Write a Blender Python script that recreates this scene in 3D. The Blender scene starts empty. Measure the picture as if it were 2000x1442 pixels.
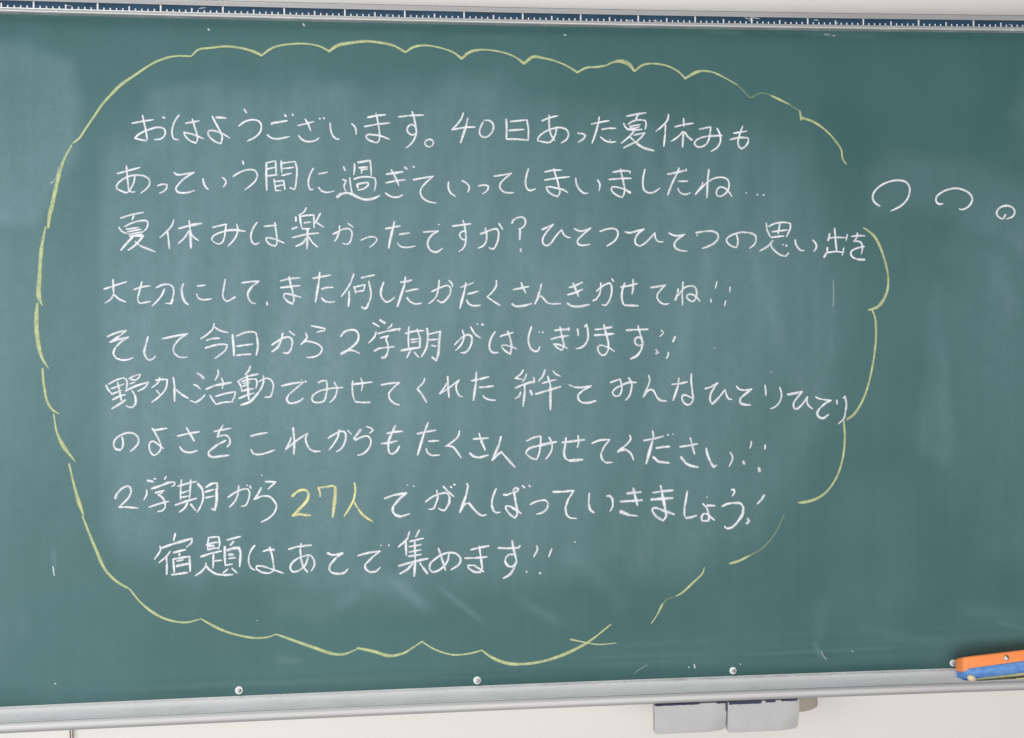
import bpy, math, random
import numpy as np
from mathutils import Vector, Matrix, noise as mnoise
random.seed(7); rng = np.random.default_rng(11)
S = bpy.context.scene; COL = S.collection

# ---------------------------------------------------------------- camera, light, exposure
F = 1921.0; YAW, PITCH, ROLL, DIST = 0.09107, 0.0058, 0.01226, 1.67322
fw = Vector((math.sin(YAW)*math.cos(PITCH), math.cos(YAW)*math.cos(PITCH), math.sin(PITCH)))
r0 = Vector((math.cos(YAW), -math.sin(YAW), 0)); u0 = r0.cross(fw)
rt = r0*math.cos(ROLL) - u0*math.sin(ROLL); up = rt.cross(fw)
CAM = Vector((0, -DIST, 0))
cd = bpy.data.cameras.new('camera'); cam = bpy.data.objects.new('camera', cd); COL.objects.link(cam)
cd.sensor_width = 36; cd.lens = 36*F/2000; cd.clip_start = .05; cd.clip_end = 100
m = Matrix((rt, up, -fw)).transposed().to_4x4(); m.translation = CAM; cam.matrix_world = m
S.camera = cam
W = bpy.data.worlds.new('World'); S.world = W; W.use_nodes = True
W.node_tree.nodes['Background'].inputs[0].default_value = (.95, .97, 1, 1)
W.node_tree.nodes['Background'].inputs[1].default_value = .29
def area(name, loc, target, sx, sy, power, col):
    l = bpy.data.lights.new(name, 'AREA'); l.shape = 'RECTANGLE'; l.size = sx; l.size_y = sy
    l.energy = power; l.color = col
    o = bpy.data.objects.new(name, l); COL.objects.link(o); o.location = loc
    o.rotation_euler = (Vector(target)-Vector(loc)).to_track_quat('-Z', 'Y').to_euler()
area('window_light', (-2.4, -2.1, -.3), (.2, 0, -.4), 1.5, 1.3, 42, (.96, .98, 1))
area('overhead_fill', (-.8, -1.0, 2.6), (0, -.1, -.55), 2.4, .8, 47, (1, .98, .95))  # added overhead fill that brightens the tray top
area('floor_bounce', (.5, -3.7, -1.5), (.8, 0, -.5), 5.0, 2.6, 112, (1, .965, .91))
vs = S.view_settings; vs.view_transform = 'Standard'; vs.look = 'None'; vs.exposure = 0; vs.gamma = 1
vs.use_curve_mapping = False

# ---------------------------------------------------------------- helpers
K, XC = .0143, .05
def surf(x): return -K*(x-XC)**2                     # the board is slightly concave
def at(u, v, off=0.0):                                # photo point -> point on the board surface
    d = rt*(u-1000) - up*(v-721) + fw*F
    t = DIST/d.y
    for _ in range(6):
        x = CAM.x + d.x*t; t = (surf(x)-off+DIST)/d.y
    p = CAM + d*t
    return p
def at_plane(u, v, y):
    d = rt*(u-1000) - up*(v-721) + fw*F
    return CAM + d*((y+DIST)/d.y)
def tag(o, label=None, cat=None, group=None, kind=None):
    if label: o['label'] = label
    if cat: o['category'] = cat
    if group: o['group'] = group
    if kind: o['kind'] = kind
    return o
def empty(name, loc=(0, 0, 0)):
    o = bpy.data.objects.new(name, None); COL.objects.link(o); o.location = loc; o.empty_display_size = .05; return o
def mesh(name, V, Fc, mat, parent=None, smooth=False, attrs=None):
    me = bpy.data.meshes.new(name); me.from_pydata([tuple(v) for v in V], [], Fc)
    for k, a in (attrs or {}).items():
        at_ = me.attributes.new(k, 'FLOAT', 'POINT'); at_.data.foreach_set('value', np.asarray(a, dtype=np.float32))
    if mat: me.materials.append(mat)
    if smooth: me.polygons.foreach_set('use_smooth', [True]*len(me.polygons))
    me.update()
    o = bpy.data.objects.new(name, me); COL.objects.link(o)
    if parent: o.parent = parent
    return o
def mat(name): 
    m = bpy.data.materials.new(name); m.use_nodes = True
    return m, m.node_tree.nodes, m.node_tree.links, m.node_tree.nodes['Principled BSDF']
def noise_tex(N, L, scale, detail=3, vec=None, rough=.5, stretch=None):
    n = N.new('ShaderNodeTexNoise'); n.inputs['Scale'].default_value = scale; n.inputs['Detail'].default_value = detail
    n.inputs['Roughness'].default_value = rough
    tc = N.new('ShaderNodeTexCoord')
    if stretch:
        mp = N.new('ShaderNodeMapping'); mp.inputs['Scale'].default_value = stretch
        L.new(tc.outputs['Object'], mp.inputs[0]); L.new(mp.outputs[0], n.inputs[0])
    else: L.new(tc.outputs['Object'], n.inputs[0])
    return n.outputs[0]
def maprange(N, L, src, a, b, c, d, clamp=True):
    r = N.new('ShaderNodeMapRange'); r.clamp = clamp
    for i, v in zip((1, 2, 3, 4), (a, b, c, d)): r.inputs[i].default_value = v
    L.new(src, r.inputs[0]); return r.outputs[0]
def math_(N, L, op, a, b):
    n = N.new('ShaderNodeMath'); n.operation = op; n.use_clamp = False
    for i, x in enumerate((a, b)):
        if isinstance(x, (int, float)): n.inputs[i].default_value = x
        else: L.new(x, n.inputs[i])
    return n.outputs[0]
def mixcol(N, L, fac, a, b):
    n = N.new('ShaderNodeMix'); n.data_type = 'RGBA'
    if isinstance(fac, (int, float)): n.inputs[0].default_value = fac
    else: L.new(fac, n.inputs[0])
    for i, x in ((6, a), (7, b)):
        if isinstance(x, tuple): n.inputs[i].default_value = (*x, 1)
        else: L.new(x, n.inputs[i])
    return n.outputs[2]
def attr(N, name):
    a = N.new('ShaderNodeAttribute'); a.attribute_name = name; return a.outputs['Fac']
def bump(N, L, P, h, strength, dist=.001):
    b = N.new('ShaderNodeBump'); b.inputs['Strength'].default_value = strength; b.inputs['Distance'].default_value = dist
    L.new(h, b.inputs['Height']); L.new(b.outputs[0], P.inputs['Normal'])

# ---------------------------------------------------------------- materials
def m_board():
    m, N, L, P = mat('green chalkboard enamel')
    big = noise_tex(N, L, 3.5, 4)
    base = mixcol(N, L, maprange(N, L, big, .35, .65, 0, 1), (.030, .101, .101), (.038, .117, .117))
    fine = noise_tex(N, L, 420, 2, rough=.7)
    mid = noise_tex(N, L, 55, 5, rough=.65)
    streak = noise_tex(N, L, 30, 4, stretch=(1, 1, .06))
    d = attr(N, 'dust_and_sheen')
    g = maprange(N, L, fine, .25, .75, .80, 1.20, False)
    d2 = math_(N, L, 'MULTIPLY', d, g)
    d2 = math_(N, L, 'MULTIPLY', d2, maprange(N, L, mid, .3, .7, .9, 1.1, False))
    d2 = math_(N, L, 'MULTIPLY', d2, maprange(N, L, streak, .3, .7, .92, 1.08, False))
    c = mixcol(N, L, d2, base, (.455, .625, .735))
    L.new(c, P.inputs['Base Color'])
    P.inputs['Roughness'].default_value = .58; P.inputs['Specular IOR Level'].default_value = .35
    bump(N, L, P, fine, .12, .0006)
    return m
def m_chalk(name, col, dens):
    m, N, L, P = mat(name)
    e = attr(N, 'edge'); f = attr(N, 'faint')
    grain = noise_tex(N, L, 520, 3, rough=.75); slow = noise_tex(N, L, 70, 3)
    core = maprange(N, L, e, 1.0, .45, 0, 1)
    th = maprange(N, L, grain, .32, .68, .62, 1.16, False)
    a = math_(N, L, 'MULTIPLY', core, th)
    a = math_(N, L, 'MULTIPLY', a, maprange(N, L, slow, .3, .7, .78, 1.14, False))
    skip = noise_tex(N, L, 230, 2, rough=.6)
    a = math_(N, L, 'MULTIPLY', a, maprange(N, L, skip, .34, .50, .80, 1.0))
    a = math_(N, L, 'MULTIPLY', a, f)
    a = math_(N, L, 'MULTIPLY', a, dens)
    a = math_(N, L, 'MINIMUM', a, 1.0)
    P.inputs['Base Color'].default_value = (*col, 1); P.inputs['Roughness'].default_value = .95
    P.inputs['Specular IOR Level'].default_value = .1
    L.new(a, P.inputs['Alpha'])
    return m
def m_alu(name, base=.70, rough=.36, metal=.85, dusty=.75, mott=.75, spk=.55):
    m, N, L, P = mat(name)
    sc = noise_tex(N, L, 60, 4, stretch=(.03, 1, 1)); sp = noise_tex(N, L, 260, 2, rough=.8); md = noise_tex(N, L, 18, 4)
    metalcol = mixcol(N, L, maprange(N, L, sc, .3, .7, 0, 1), (base*.93, base*.935, base*.95), (base*1.05, base*1.05, base*1.06))
    d = attr(N, 'dust_and_sheen')
    thr = math_(N, L, 'ADD', math_(N, L, 'MULTIPLY', sp, spk), math_(N, L, 'MULTIPLY', md, mott))
    thr = math_(N, L, 'ADD', thr, math_(N, L, 'MULTIPLY', d, .45))
    k = maprange(N, L, thr, .80, 1.14, 0, dusty)
    L.new(mixcol(N, L, k, metalcol, (.84, .83, .835)), P.inputs['Base Color'])
    L.new(maprange(N, L, k, 0, 1, metal, 0), P.inputs['Metallic'])
    L.new(maprange(N, L, k, 0, 1, rough, .9), P.inputs['Roughness'])
    return m
def m_plain(name, c1, c2, scale, rough=.6, metal=0, bstr=0, detail=4, stretch=None, bd=.0006):
    m, N, L, P = mat(name)
    n = noise_tex(N, L, scale, detail, stretch=stretch)
    L.new(mixcol(N, L, maprange(N, L, n, .32, .68, 0, 1), c1, c2), P.inputs['Base Color'])
    P.inputs['Roughness'].default_value = rough; P.inputs['Metallic'].default_value = metal
    if bstr: bump(N, L, P, n, bstr, bd)
    return m
M_board = m_board()
M_white = m_chalk('white chalk', (.86, .88, .93), 1.0)
M_yellow = m_chalk('yellow chalk', (.65, .72, .38), .82)
M_bright = m_chalk('bright yellow chalk', (.82, .79, .40), .95)
M_alu = m_alu('anodised aluminium', .52, .40, .55)
M_tray = m_alu('dusty aluminium tray', .50, .56, .8, .93, .3, .42)
M_blue = m_plain('blue ruler strip', (.009, .040, .080), (.016, .056, .108), 40, .45)
M_tick = m_plain('white ruler print', (.62, .63, .68), (.78, .79, .82), 300, .6)
M_dark = m_plain('matte dark grey', (.16, .155, .17), (.22, .21, .22), 80, .8)
M_wall = m_plain('painted wall', (.73, .712, .68), (.75, .734, .705), 2.2, .85, bstr=.15)
M_orange = m_plain('orange plastic', (.93, .26, .07), (.96, .31, .10), 25, .38, bstr=.05)
M_cloth = m_plain('blue corduroy', (.075, .21, .56), (.17, .36, .70), 160, .95, bstr=.6, stretch=(.35, .6, 1.2))
M_under = m_plain('chalky pale yellow cloth', (.42, .42, .22), (.58, .57, .36), 90, .95, bstr=.4)
M_cream = m_plain('cream felt', (.78, .60, .38), (.84, .72, .52), 120, .9, bstr=.4)
M_screw = m_plain('steel screw', (.42, .40, .40), (.6, .58, .58), 200, .3, .9)
M_washer = m_plain('chalky washer', (.78, .80, .84), (.9, .9, .93), 300, .7)
M_rivet = m_plain('steel rivet', (.50, .48, .47), (.7, .68, .66), 200, .28, 1)
M_foam = m_plain('grey foam', (.455, .455, .465), (.485, .485, .49), 40, .9, bstr=.25)
M_navy = m_plain('navy tape', (.012, .014, .05), (.03, .03, .08), 120, .6)
M_shadow = m_plain('brown shadow tone', (.36, .31, .26), (.41, .36, .31), 30, .7, bstr=.1)  # shadow brown for the stand-in block under the tray
M_cord = m_plain('brown cord', (.10, .03, .035), (.17, .07, .07), 200, .7)
M_ychalk = m_plain('yellow chalk stick', (.70, .68, .42), (.78, .76, .50), 90, .9, bstr=.3)

# ---------------------------------------------------------------- wall
V = [(-5, .045, -2), (6, .045, -2), (6, .045, 2.4), (-5, .045, 2.4), (-5, .2, -2), (6, .2, -2), (6, .2, 2.4), (-5, .2, 2.4)]
wall = tag(mesh('wall', V, [(0, 1, 2, 3), (5, 4, 7, 6), (3, 2, 6, 7), (1, 0, 4, 5), (0, 3, 7, 4), (2, 1, 5, 6)], M_wall), kind='structure')

# ---------------------------------------------------------------- chalkboard
board = empty('chalkboard', (0, 0, -.55))
tag(board, 'long dark green chalkboard on the white wall, covered in Japanese handwriting inside a yellow cloud', 'chalkboard')
def bparent(o, p=None):
    """keep world placement while parenting to the board's empty"""
    p = p or board
    o.parent = p; o.matrix_parent_inverse = Matrix.Translation((0, 0, .55)) if p is board else Matrix.Identity(4)
    return o
TICK0 = -.62221; XL, XR = TICK0-.9, TICK0+2.72
ZT, ZB = .5978, -.5288

def vnoise(u, v, su, sv, seed):
    g = np.random.default_rng(seed).random((64, 64))
    a = u/su; b = v/sv
    i = np.floor(a).astype(int); j = np.floor(b).astype(int); fa = a-i; fb = b-j
    fa = fa*fa*(3-2*fa); fb = fb*fb*(3-2*fb)
    G = lambda i, j: g[i % 64, j % 64]
    return ((G(i, j)*(1-fa)+G(i+1, j)*fa)*(1-fb) + (G(i, j+1)*(1-fa)+G(i+1, j+1)*fa)*fb)
def sm(x, a, b):
    t = np.clip((x-a)/(b-a), 0, 1); return t*t*(3-2*t)
def box(u, v, u0, u1, v0, v1, su0, su1, sv0, sv1):
    return sm(u, u0-su0, u0+su0)*(1-sm(u, u1-su1, u1+su1))*sm(v, v0-sv0, v0+sv0)*(1-sm(v, v1-sv1, v1+sv1))
def smear(u, v, ax, ay, bx, by, w, soft=1.0):
    dx, dy = bx-ax, by-ay; Ln = math.hypot(dx, dy)
    s = ((u-ax)*dx+(v-ay)*dy)/Ln**2; q = ((u-ax)*dy-(v-ay)*dx)/Ln
    return np.exp(-(q/w)**2)*sm(s, -.25, .25)*(1-sm(s, .75, 1.25))
def poly(u, v, P, soft):
    """1 inside the outline, fading over `soft` on either side of it"""
    d = np.full(u.shape, 1e9); ins = np.zeros(u.shape, bool)
    for k in range(len(P)):
        ax, ay = P[k-1]; bx, by = P[k]
        dx, dy = bx-ax, by-ay; t = np.clip(((u-ax)*dx+(v-ay)*dy)/(dx*dx+dy*dy), 0, 1)
        d = np.minimum(d, np.hypot(u-ax-t*dx, v-ay-t*dy))
        if ay != by: ins ^= ((ay > v) != (by > v)) & (u < (bx-ax)*(v-ay)/(by-ay)+ax)
    return sm(np.where(ins, d, -d), -soft, soft)
def dust_and_sheen(u0_, v0_):
    """chalk the felt has dragged over the board, plus a broad painted sheen"""
    n1 = vnoise(u0_, v0_, 46, 700, 1); n2 = vnoise(u0_, v0_, 150, 260, 2); n3 = vnoise(u0_, v0_, 17, 330, 3); n4 = vnoise(u0_, v0_, 60, 60, 4)
    n5 = vnoise(u0_+.35*v0_, v0_-.2*u0_, 34, 420, 5); n6 = vnoise(u0_, v0_, 8, 260, 6)
    u = u0_+22*(n4-.5)+14*(n2-.5); v = v0_+26*(vnoise(u0_, v0_, 70, 70, 9)-.5)
    streak = .42+.48*n1+.30*n3+.34*n5+.08*n6
    D = .006+.022*(1-sm(u, 200, 1700))+.014*n2 + .098*np.exp(-((v-640)/390)**2)*(1-.42*sm(u, 1430, 1700))*(.86+.28*n5)  # broad sheen across the middle painted into the tone; lighter towards the left
    D = D + .078*streak*(1-.35*sm(u, 800, 1500))*sm(u0_+4*n4, 186, 214)*poly(u, v, [(140, 300), (250, 255), (300, 195), (420, 175), (600, 172), (760, 178), (870, 172), (960, 160), (1060, 215), (1200, 235),
        (1350, 255), (1480, 245), (1560, 300), (1605, 400), (1635, 520), (1640, 680), (1615, 800), (1560, 900), (1480, 1040), (1350, 1120), (1180, 1110),
        (1000, 1130), (830, 1160), (700, 1165), (540, 1130), (400, 1115), (240, 1080), (140, 950), (140, 700), (140, 400)], 50)
    D = D + .020*poly(u, v, [(500, 240), (980, 240), (1060, 420), (1080, 900), (980, 1060), (600, 1040), (480, 700)], 60)*n1
    D = D + .088*poly(u0_+8*(n4-.5), v0_+9*(n4-.5), [(-300, 96), (50, 82), (140, 120), (158, 200), (148, 300), (112, 362), (92, 402), (68, 438), (-300, 440)], 20)*(.75+.5*n2)
    D = D + .056*poly(u, v, [(1690, 345), (1740, 300), (1850, 306), (1960, 335), (2200, 410), (2200, 500), (1990, 490), (1900, 440), (1800, 415), (1705, 425)], 26)*(.6+.7*n2)
    D = D + .036*poly(u, v, [(1870, 450), (2300, 480), (2300, 1130), (1930, 1100), (1850, 930), (1840, 700), (1858, 560)], 46)*(.6+.6*n1+.2*n3)
    D = D + .052*poly(u, v, [(1820, 550), (1834, 560), (1862, 880), (1850, 905), (1788, 880), (1802, 760)], 17)*(.6+.7*n3)
    D = D + .036*poly(u, v, [(1915, 490), (1965, 500), (1995, 600), (1965, 630)], 22)
    D = D + .028*poly(u, v, [(1640, 950), (1760, 920), (1790, 1150), (1700, 1280), (1620, 1200)], 50)*(.4+n1)
    D = D + .040*poly(u, v, [(1990, 150), (2300, 120), (2300, 320), (2010, 290), (1970, 210)], 26)
    D = D + .016*poly(u, v, [(-300, 470), (60, 480), (80, 900), (60, 1320), (-300, 1340)], 60)
    for a in ((760, 1128, 835, 1190, 12, .085), (862, 1150, 940, 1212, 6, .085), (1010, 1168, 1090, 1216, 8, .05), (655, 1185, 700, 1160, 14, .05),
              (1105, 1080, 1180, 1140, 20, .04), (540, 1180, 650, 1205, 20, .03), (330, 1120, 400, 1130, 26, .05), (690, 1120, 770, 1150, 20, .04),
              (1185, 1130, 1215, 1190, 18, .03), (45, 1200, 43, 1240, 8, .03), (540, 1288, 590, 1292, 8, .05), (104, 1070, 107, 1112, 4, .08),
              (1606, 1170, 1600, 1250, 14, .035), (1592, 1255, 1602, 1285, 4, .09), (300, 186, 420, 172, 20, .04), (620, 185, 700, 180, 22, .045), (870, 170, 960, 190, 24, .04),
              (1626, 545, 1629, 610, 3, .07), (1622, 600, 1624, 700, 5, .03), (1880, 1190, 2000, 1205, 16, .035), (1950, 1215, 2010, 1232, 4, .05), (1700, 1230, 1900, 1270, 10, .03),
              (1585, 66, 1720, 72, 5, .06), (1380, 62, 1450, 66, 4, .06), (900, 72, 1000, 76, 5, .03), (250, 300, 430, 240, 14, .02), (960, 420, 1110, 620, 16, .022),
              (1250, 300, 1380, 520, 14, .02), (1440, 420, 1560, 760, 18, .03), (330, 760, 420, 1020, 22, .025), (700, 480, 640, 820, 20, .022), (1180, 640, 1130, 980, 18, .025)):
        D = D + a[5]*smear(u0_, v0_, *a[:5])
    D = D + .065*np.maximum(0, vnoise(u0_, v0_+.045*u0_, 320, 7, 7)-.35)*sm(v0_+.045*u0_, 1285, 1345)*sm(u0_, 250, 900)
    D = D + .060*np.maximum(0, vnoise(u0_, v0_+.042*u0_, 400, 5, 8)-.3)*box(u0_, v0_+.045*u0_, 60, 900, 1350, 1384, 60, 100, 8, 10)
    D = D + .012*(n4-.5)+.010*(n6-.5)
    return np.clip(D, 0, .6)
nx, nz = 900, 300
xs = np.linspace(XL, XR, nx); zs = np.linspace(ZB, ZT+.012, nz)
X, Z = np.meshgrid(xs, zs); Y = surf(X)
dx, dy, dz = X, Y+DIST, Z
zc = dx*fw.x+dy*fw.y+dz*fw.z
U = 1000+F*(dx*rt.x+dy*rt.y+dz*rt.z)/zc; Vv = 721-F*(dx*up.x+dy*up.y+dz*up.z)/zc
D = dust_and_sheen(U, Vv)
Vx = np.stack([X.ravel(), Y.ravel(), Z.ravel()], 1)
Fc = [(j*nx+i, j*nx+i+1, (j+1)*nx+i+1, (j+1)*nx+i) for j in range(nz-1) for i in range(nx-1)]
panel = bparent(mesh('green_panel', Vx, Fc, M_board, smooth=True, attrs={'dust_and_sheen': D.ravel()}))
# backing gives the panel its thickness
def extrude(name, prof, mt, parent=True, smooth=False, x0=XL, x1=XR, n=72):
    V, A, Fq = [], [], []
    k = len(prof)
    for i in range(n+1):
        x = x0+(x1-x0)*i/n
        for p in prof:
            V.append((x, .044 if p[0] > .03 else surf(x)+p[0], p[1])); A.append(p[2] if len(p) > 2 else 0)
    for i in range(n):
        for j in range(k):
            a, b = i*k+j, i*k+(j+1) % k
            Fq.append((a, b, b+k, a+k))
    Fq.append(tuple(range(k))[::-1]); Fq.append(tuple(n*k+j for j in range(k)))
    o = mesh(name, V, Fq, mt, attrs={'dust_and_sheen': A})
    if smooth:
        for p in o.data.polygons: p.use_smooth = len(p.vertices) == 4
    return bparent(o) if parent else o
extrude('backing_board', [(.002, ZB), (.002, ZT+.01), (.04, ZT+.01), (.04, ZB)], M_dark)
def rnd(pts):
    return pts
extrude('top_rail', [(.001, ZT-.0003, .3), (-.0095, ZT, .3), (-.0108, ZT+.0010, .2), (-.0112, ZT+.0022, .1), (-.0112, ZT+.0056, 0), (-.0104, ZT+.0068, .1),
                     (-.0060, ZT+.0072, 0), (-.0060, ZT+.0190, 0), (-.0088, ZT+.0192, .1), (-.0094, ZT+.0200, 0), (-.0094, ZT+.0262, 0), (-.0086, ZT+.0272, .1),
                     (.04, ZT+.0276, 0), (.04, ZT-.0003, 0)], M_alu)
extrude('top_dark_strip', [(-.0040, ZT+.0280), (-.0040, ZT+.0300), (.04, ZT+.0300), (.04, ZT+.0280)], M_dark)  # thin dark strip for the dark line along the rail's top edge
ruler = extrude('ruler_strip', [(-.0072, ZT+.0073), (-.0072, ZT+.0188), (-.0061, ZT+.0188), (-.0061, ZT+.0073)], M_blue)
def tickbox(V, Fc, x, z0, z1, w):
    b = len(V); y0, y1 = surf(x)-.0072, surf(x)-.0078
    for yy in (y1, y0):
        V += [(x-w/2, yy, z0), (x+w/2, yy, z0), (x+w/2, yy, z1), (x-w/2, yy, z1)]
    Fc += [tuple(b+i for i in f) for f in ((0, 1, 2, 3), (0, 3, 7, 4), (1, 5, 6, 2), (3, 2, 6, 7), (0, 4, 5, 1))]
mV, mF = [], []
for i in range(-85, 270):
    x = TICK0+i*.01; z0 = ZT+.0073
    if i % 5 == 0:
        v, f = [], []
        tickbox(v, f, x, z0+.00005, z0+(.0112 if i % 10 == 0 else .0075), .0024 if i % 10 == 0 else .0021)
        bparent(mesh('ruler_tick', v, f, M_tick), ruler)
    else: tickbox(mV, mF, x, z0+.00005, z0+.0042+random.uniform(-.0002, .0002), .0019)
o = bparent(mesh('centimetre_ticks', mV, mF, M_tick), ruler); tag(o, kind='stuff')
# scuffs on the ruler
# tray with rounded lip
tp = [(.0005, ZB+.0012, 1.6), (-.0012, ZB+.0008, 1.6), (-.0030, ZB-.0006, 1.2), (-.0065, ZB-.0042, 1.9), (-.012, ZB-.0068, 1.8), (-.020, ZB-.0082, 1.75), (-.032, ZB-.0086, 1.75), (-.046, ZB-.0076, 1.7), (-.054, ZB-.0058, 1.7),
      (-.0590, ZB-.0044, 1.9), (-.0605, ZB-.0044, 1.9), (-.0612, ZB-.0056, .0), (-.0618, ZB-.0056, .0), (-.0624, ZB-.0044, .9), (-.0640, ZB-.0048, .45), (-.0654, ZB-.0066, .3), (-.0662, ZB-.0100, .22),
      (-.0662, ZB-.0140, .2), (-.0654, ZB-.0180, .2), (-.0638, ZB-.0204, .1), (-.0610, ZB-.0212, 0), (.04, ZB-.0212, 0), (.04, ZB+.0012, 0)]
tray = extrude('chalk_tray', tp, M_tray, smooth=False, n=90)
for p in tray.data.polygons: p.use_smooth = len(p.vertices) == 4
try: tray.data.set_sharp_from_angle(angle=math.radians(38))
except Exception: pass
# end rails of the board, beyond both sides of the picture
for xx in (XL-.012, XR):
    v = [(xx+a, (.044 if b else surf(xx)-.012), c) for b in (0, 1) for a, c in ((0, ZB-.02), (.012, ZB-.02), (.012, ZT+.0276), (0, ZT+.0276))]
    bparent(mesh('end_rail', v, [(0, 1, 2, 3), (5, 4, 7, 6), (0, 3, 7, 4), (1, 5, 6, 2), (3, 2, 6, 7), (0, 4, 5, 1)], M_alu, attrs={'dust_and_sheen': [0]*8}))
# rounded brown block standing in for the soft shadow beside the foam blocks
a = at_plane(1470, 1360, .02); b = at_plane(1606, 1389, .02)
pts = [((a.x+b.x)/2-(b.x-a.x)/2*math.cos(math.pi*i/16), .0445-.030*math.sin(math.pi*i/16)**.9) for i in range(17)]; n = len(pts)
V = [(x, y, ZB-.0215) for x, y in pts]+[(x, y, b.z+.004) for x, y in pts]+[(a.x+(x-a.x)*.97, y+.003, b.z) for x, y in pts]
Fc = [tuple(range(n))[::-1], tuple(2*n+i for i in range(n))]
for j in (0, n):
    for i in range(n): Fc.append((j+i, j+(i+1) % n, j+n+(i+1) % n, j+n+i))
o = bparent(mesh('shadow_block', V, Fc, M_shadow, smooth=True))
# screws: dished washer + domed head
def lathe(prof, n=20):
    V, Fc = [], []
    for r, h in prof:
        for k in range(n):
            a = 2*math.pi*k/n; V.append((r*math.cos(a), -h, r*math.sin(a)))
    for j in range(len(prof)-1):
        for k in range(n):
            Fc.append((j*n+k, j*n+(k+1) % n, (j+1)*n+(k+1) % n, (j+1)*n+k))
    Fc.append(tuple((len(prof)-1)*n+k for k in range(n)))
    return V, Fc
for (u, v, w) in ((467, 1348.5, 1), (932, 1329, 1.0), (1431.5, 1310, .95), (1861.5, 1295.5, .95)):
    p = at(u, v)
    V, Fc = lathe([(.0066*w, 0), (.0064*w, .0012), (.0050*w, .0020), (.0036*w, .0016)])
    wsh = bparent(mesh('screw_washer', [Vector(q)+p for q in V], Fc, M_washer, smooth=True))
    V, Fc = lathe([(.0032*w, .0014), (.0031*w, .0030), (.0022*w, .0042), (.0008*w, .0047)])
    bparent(mesh('screw_head', [Vector(q)+p+Vector((.0009, 0, .0001)) for q in V], Fc, M_screw, smooth=True), wsh)
    # cross slot
    # (two thin dark bars proud of the dome)
    b = p+Vector((.0009, -.00475*1, .0001)); s = .0011*w
    v_, f_ = [], []
    for dx_, dz_ in ((s, .00025), (.00025, s)):
        q0 = len(v_); yy = b.y-(.00002 if dx_ == s else 0)
        v_ += [(b.x-dx_, yy, b.z-dz_), (b.x+dx_, yy, b.z-dz_), (b.x+dx_, yy, b.z+dz_), (b.x-dx_, yy, b.z+dz_)]
        f_.append((q0, q0+1, q0+2, q0+3))
    bparent(mesh('screw_slot', v_, f_, M_navy), wsh)

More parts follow.
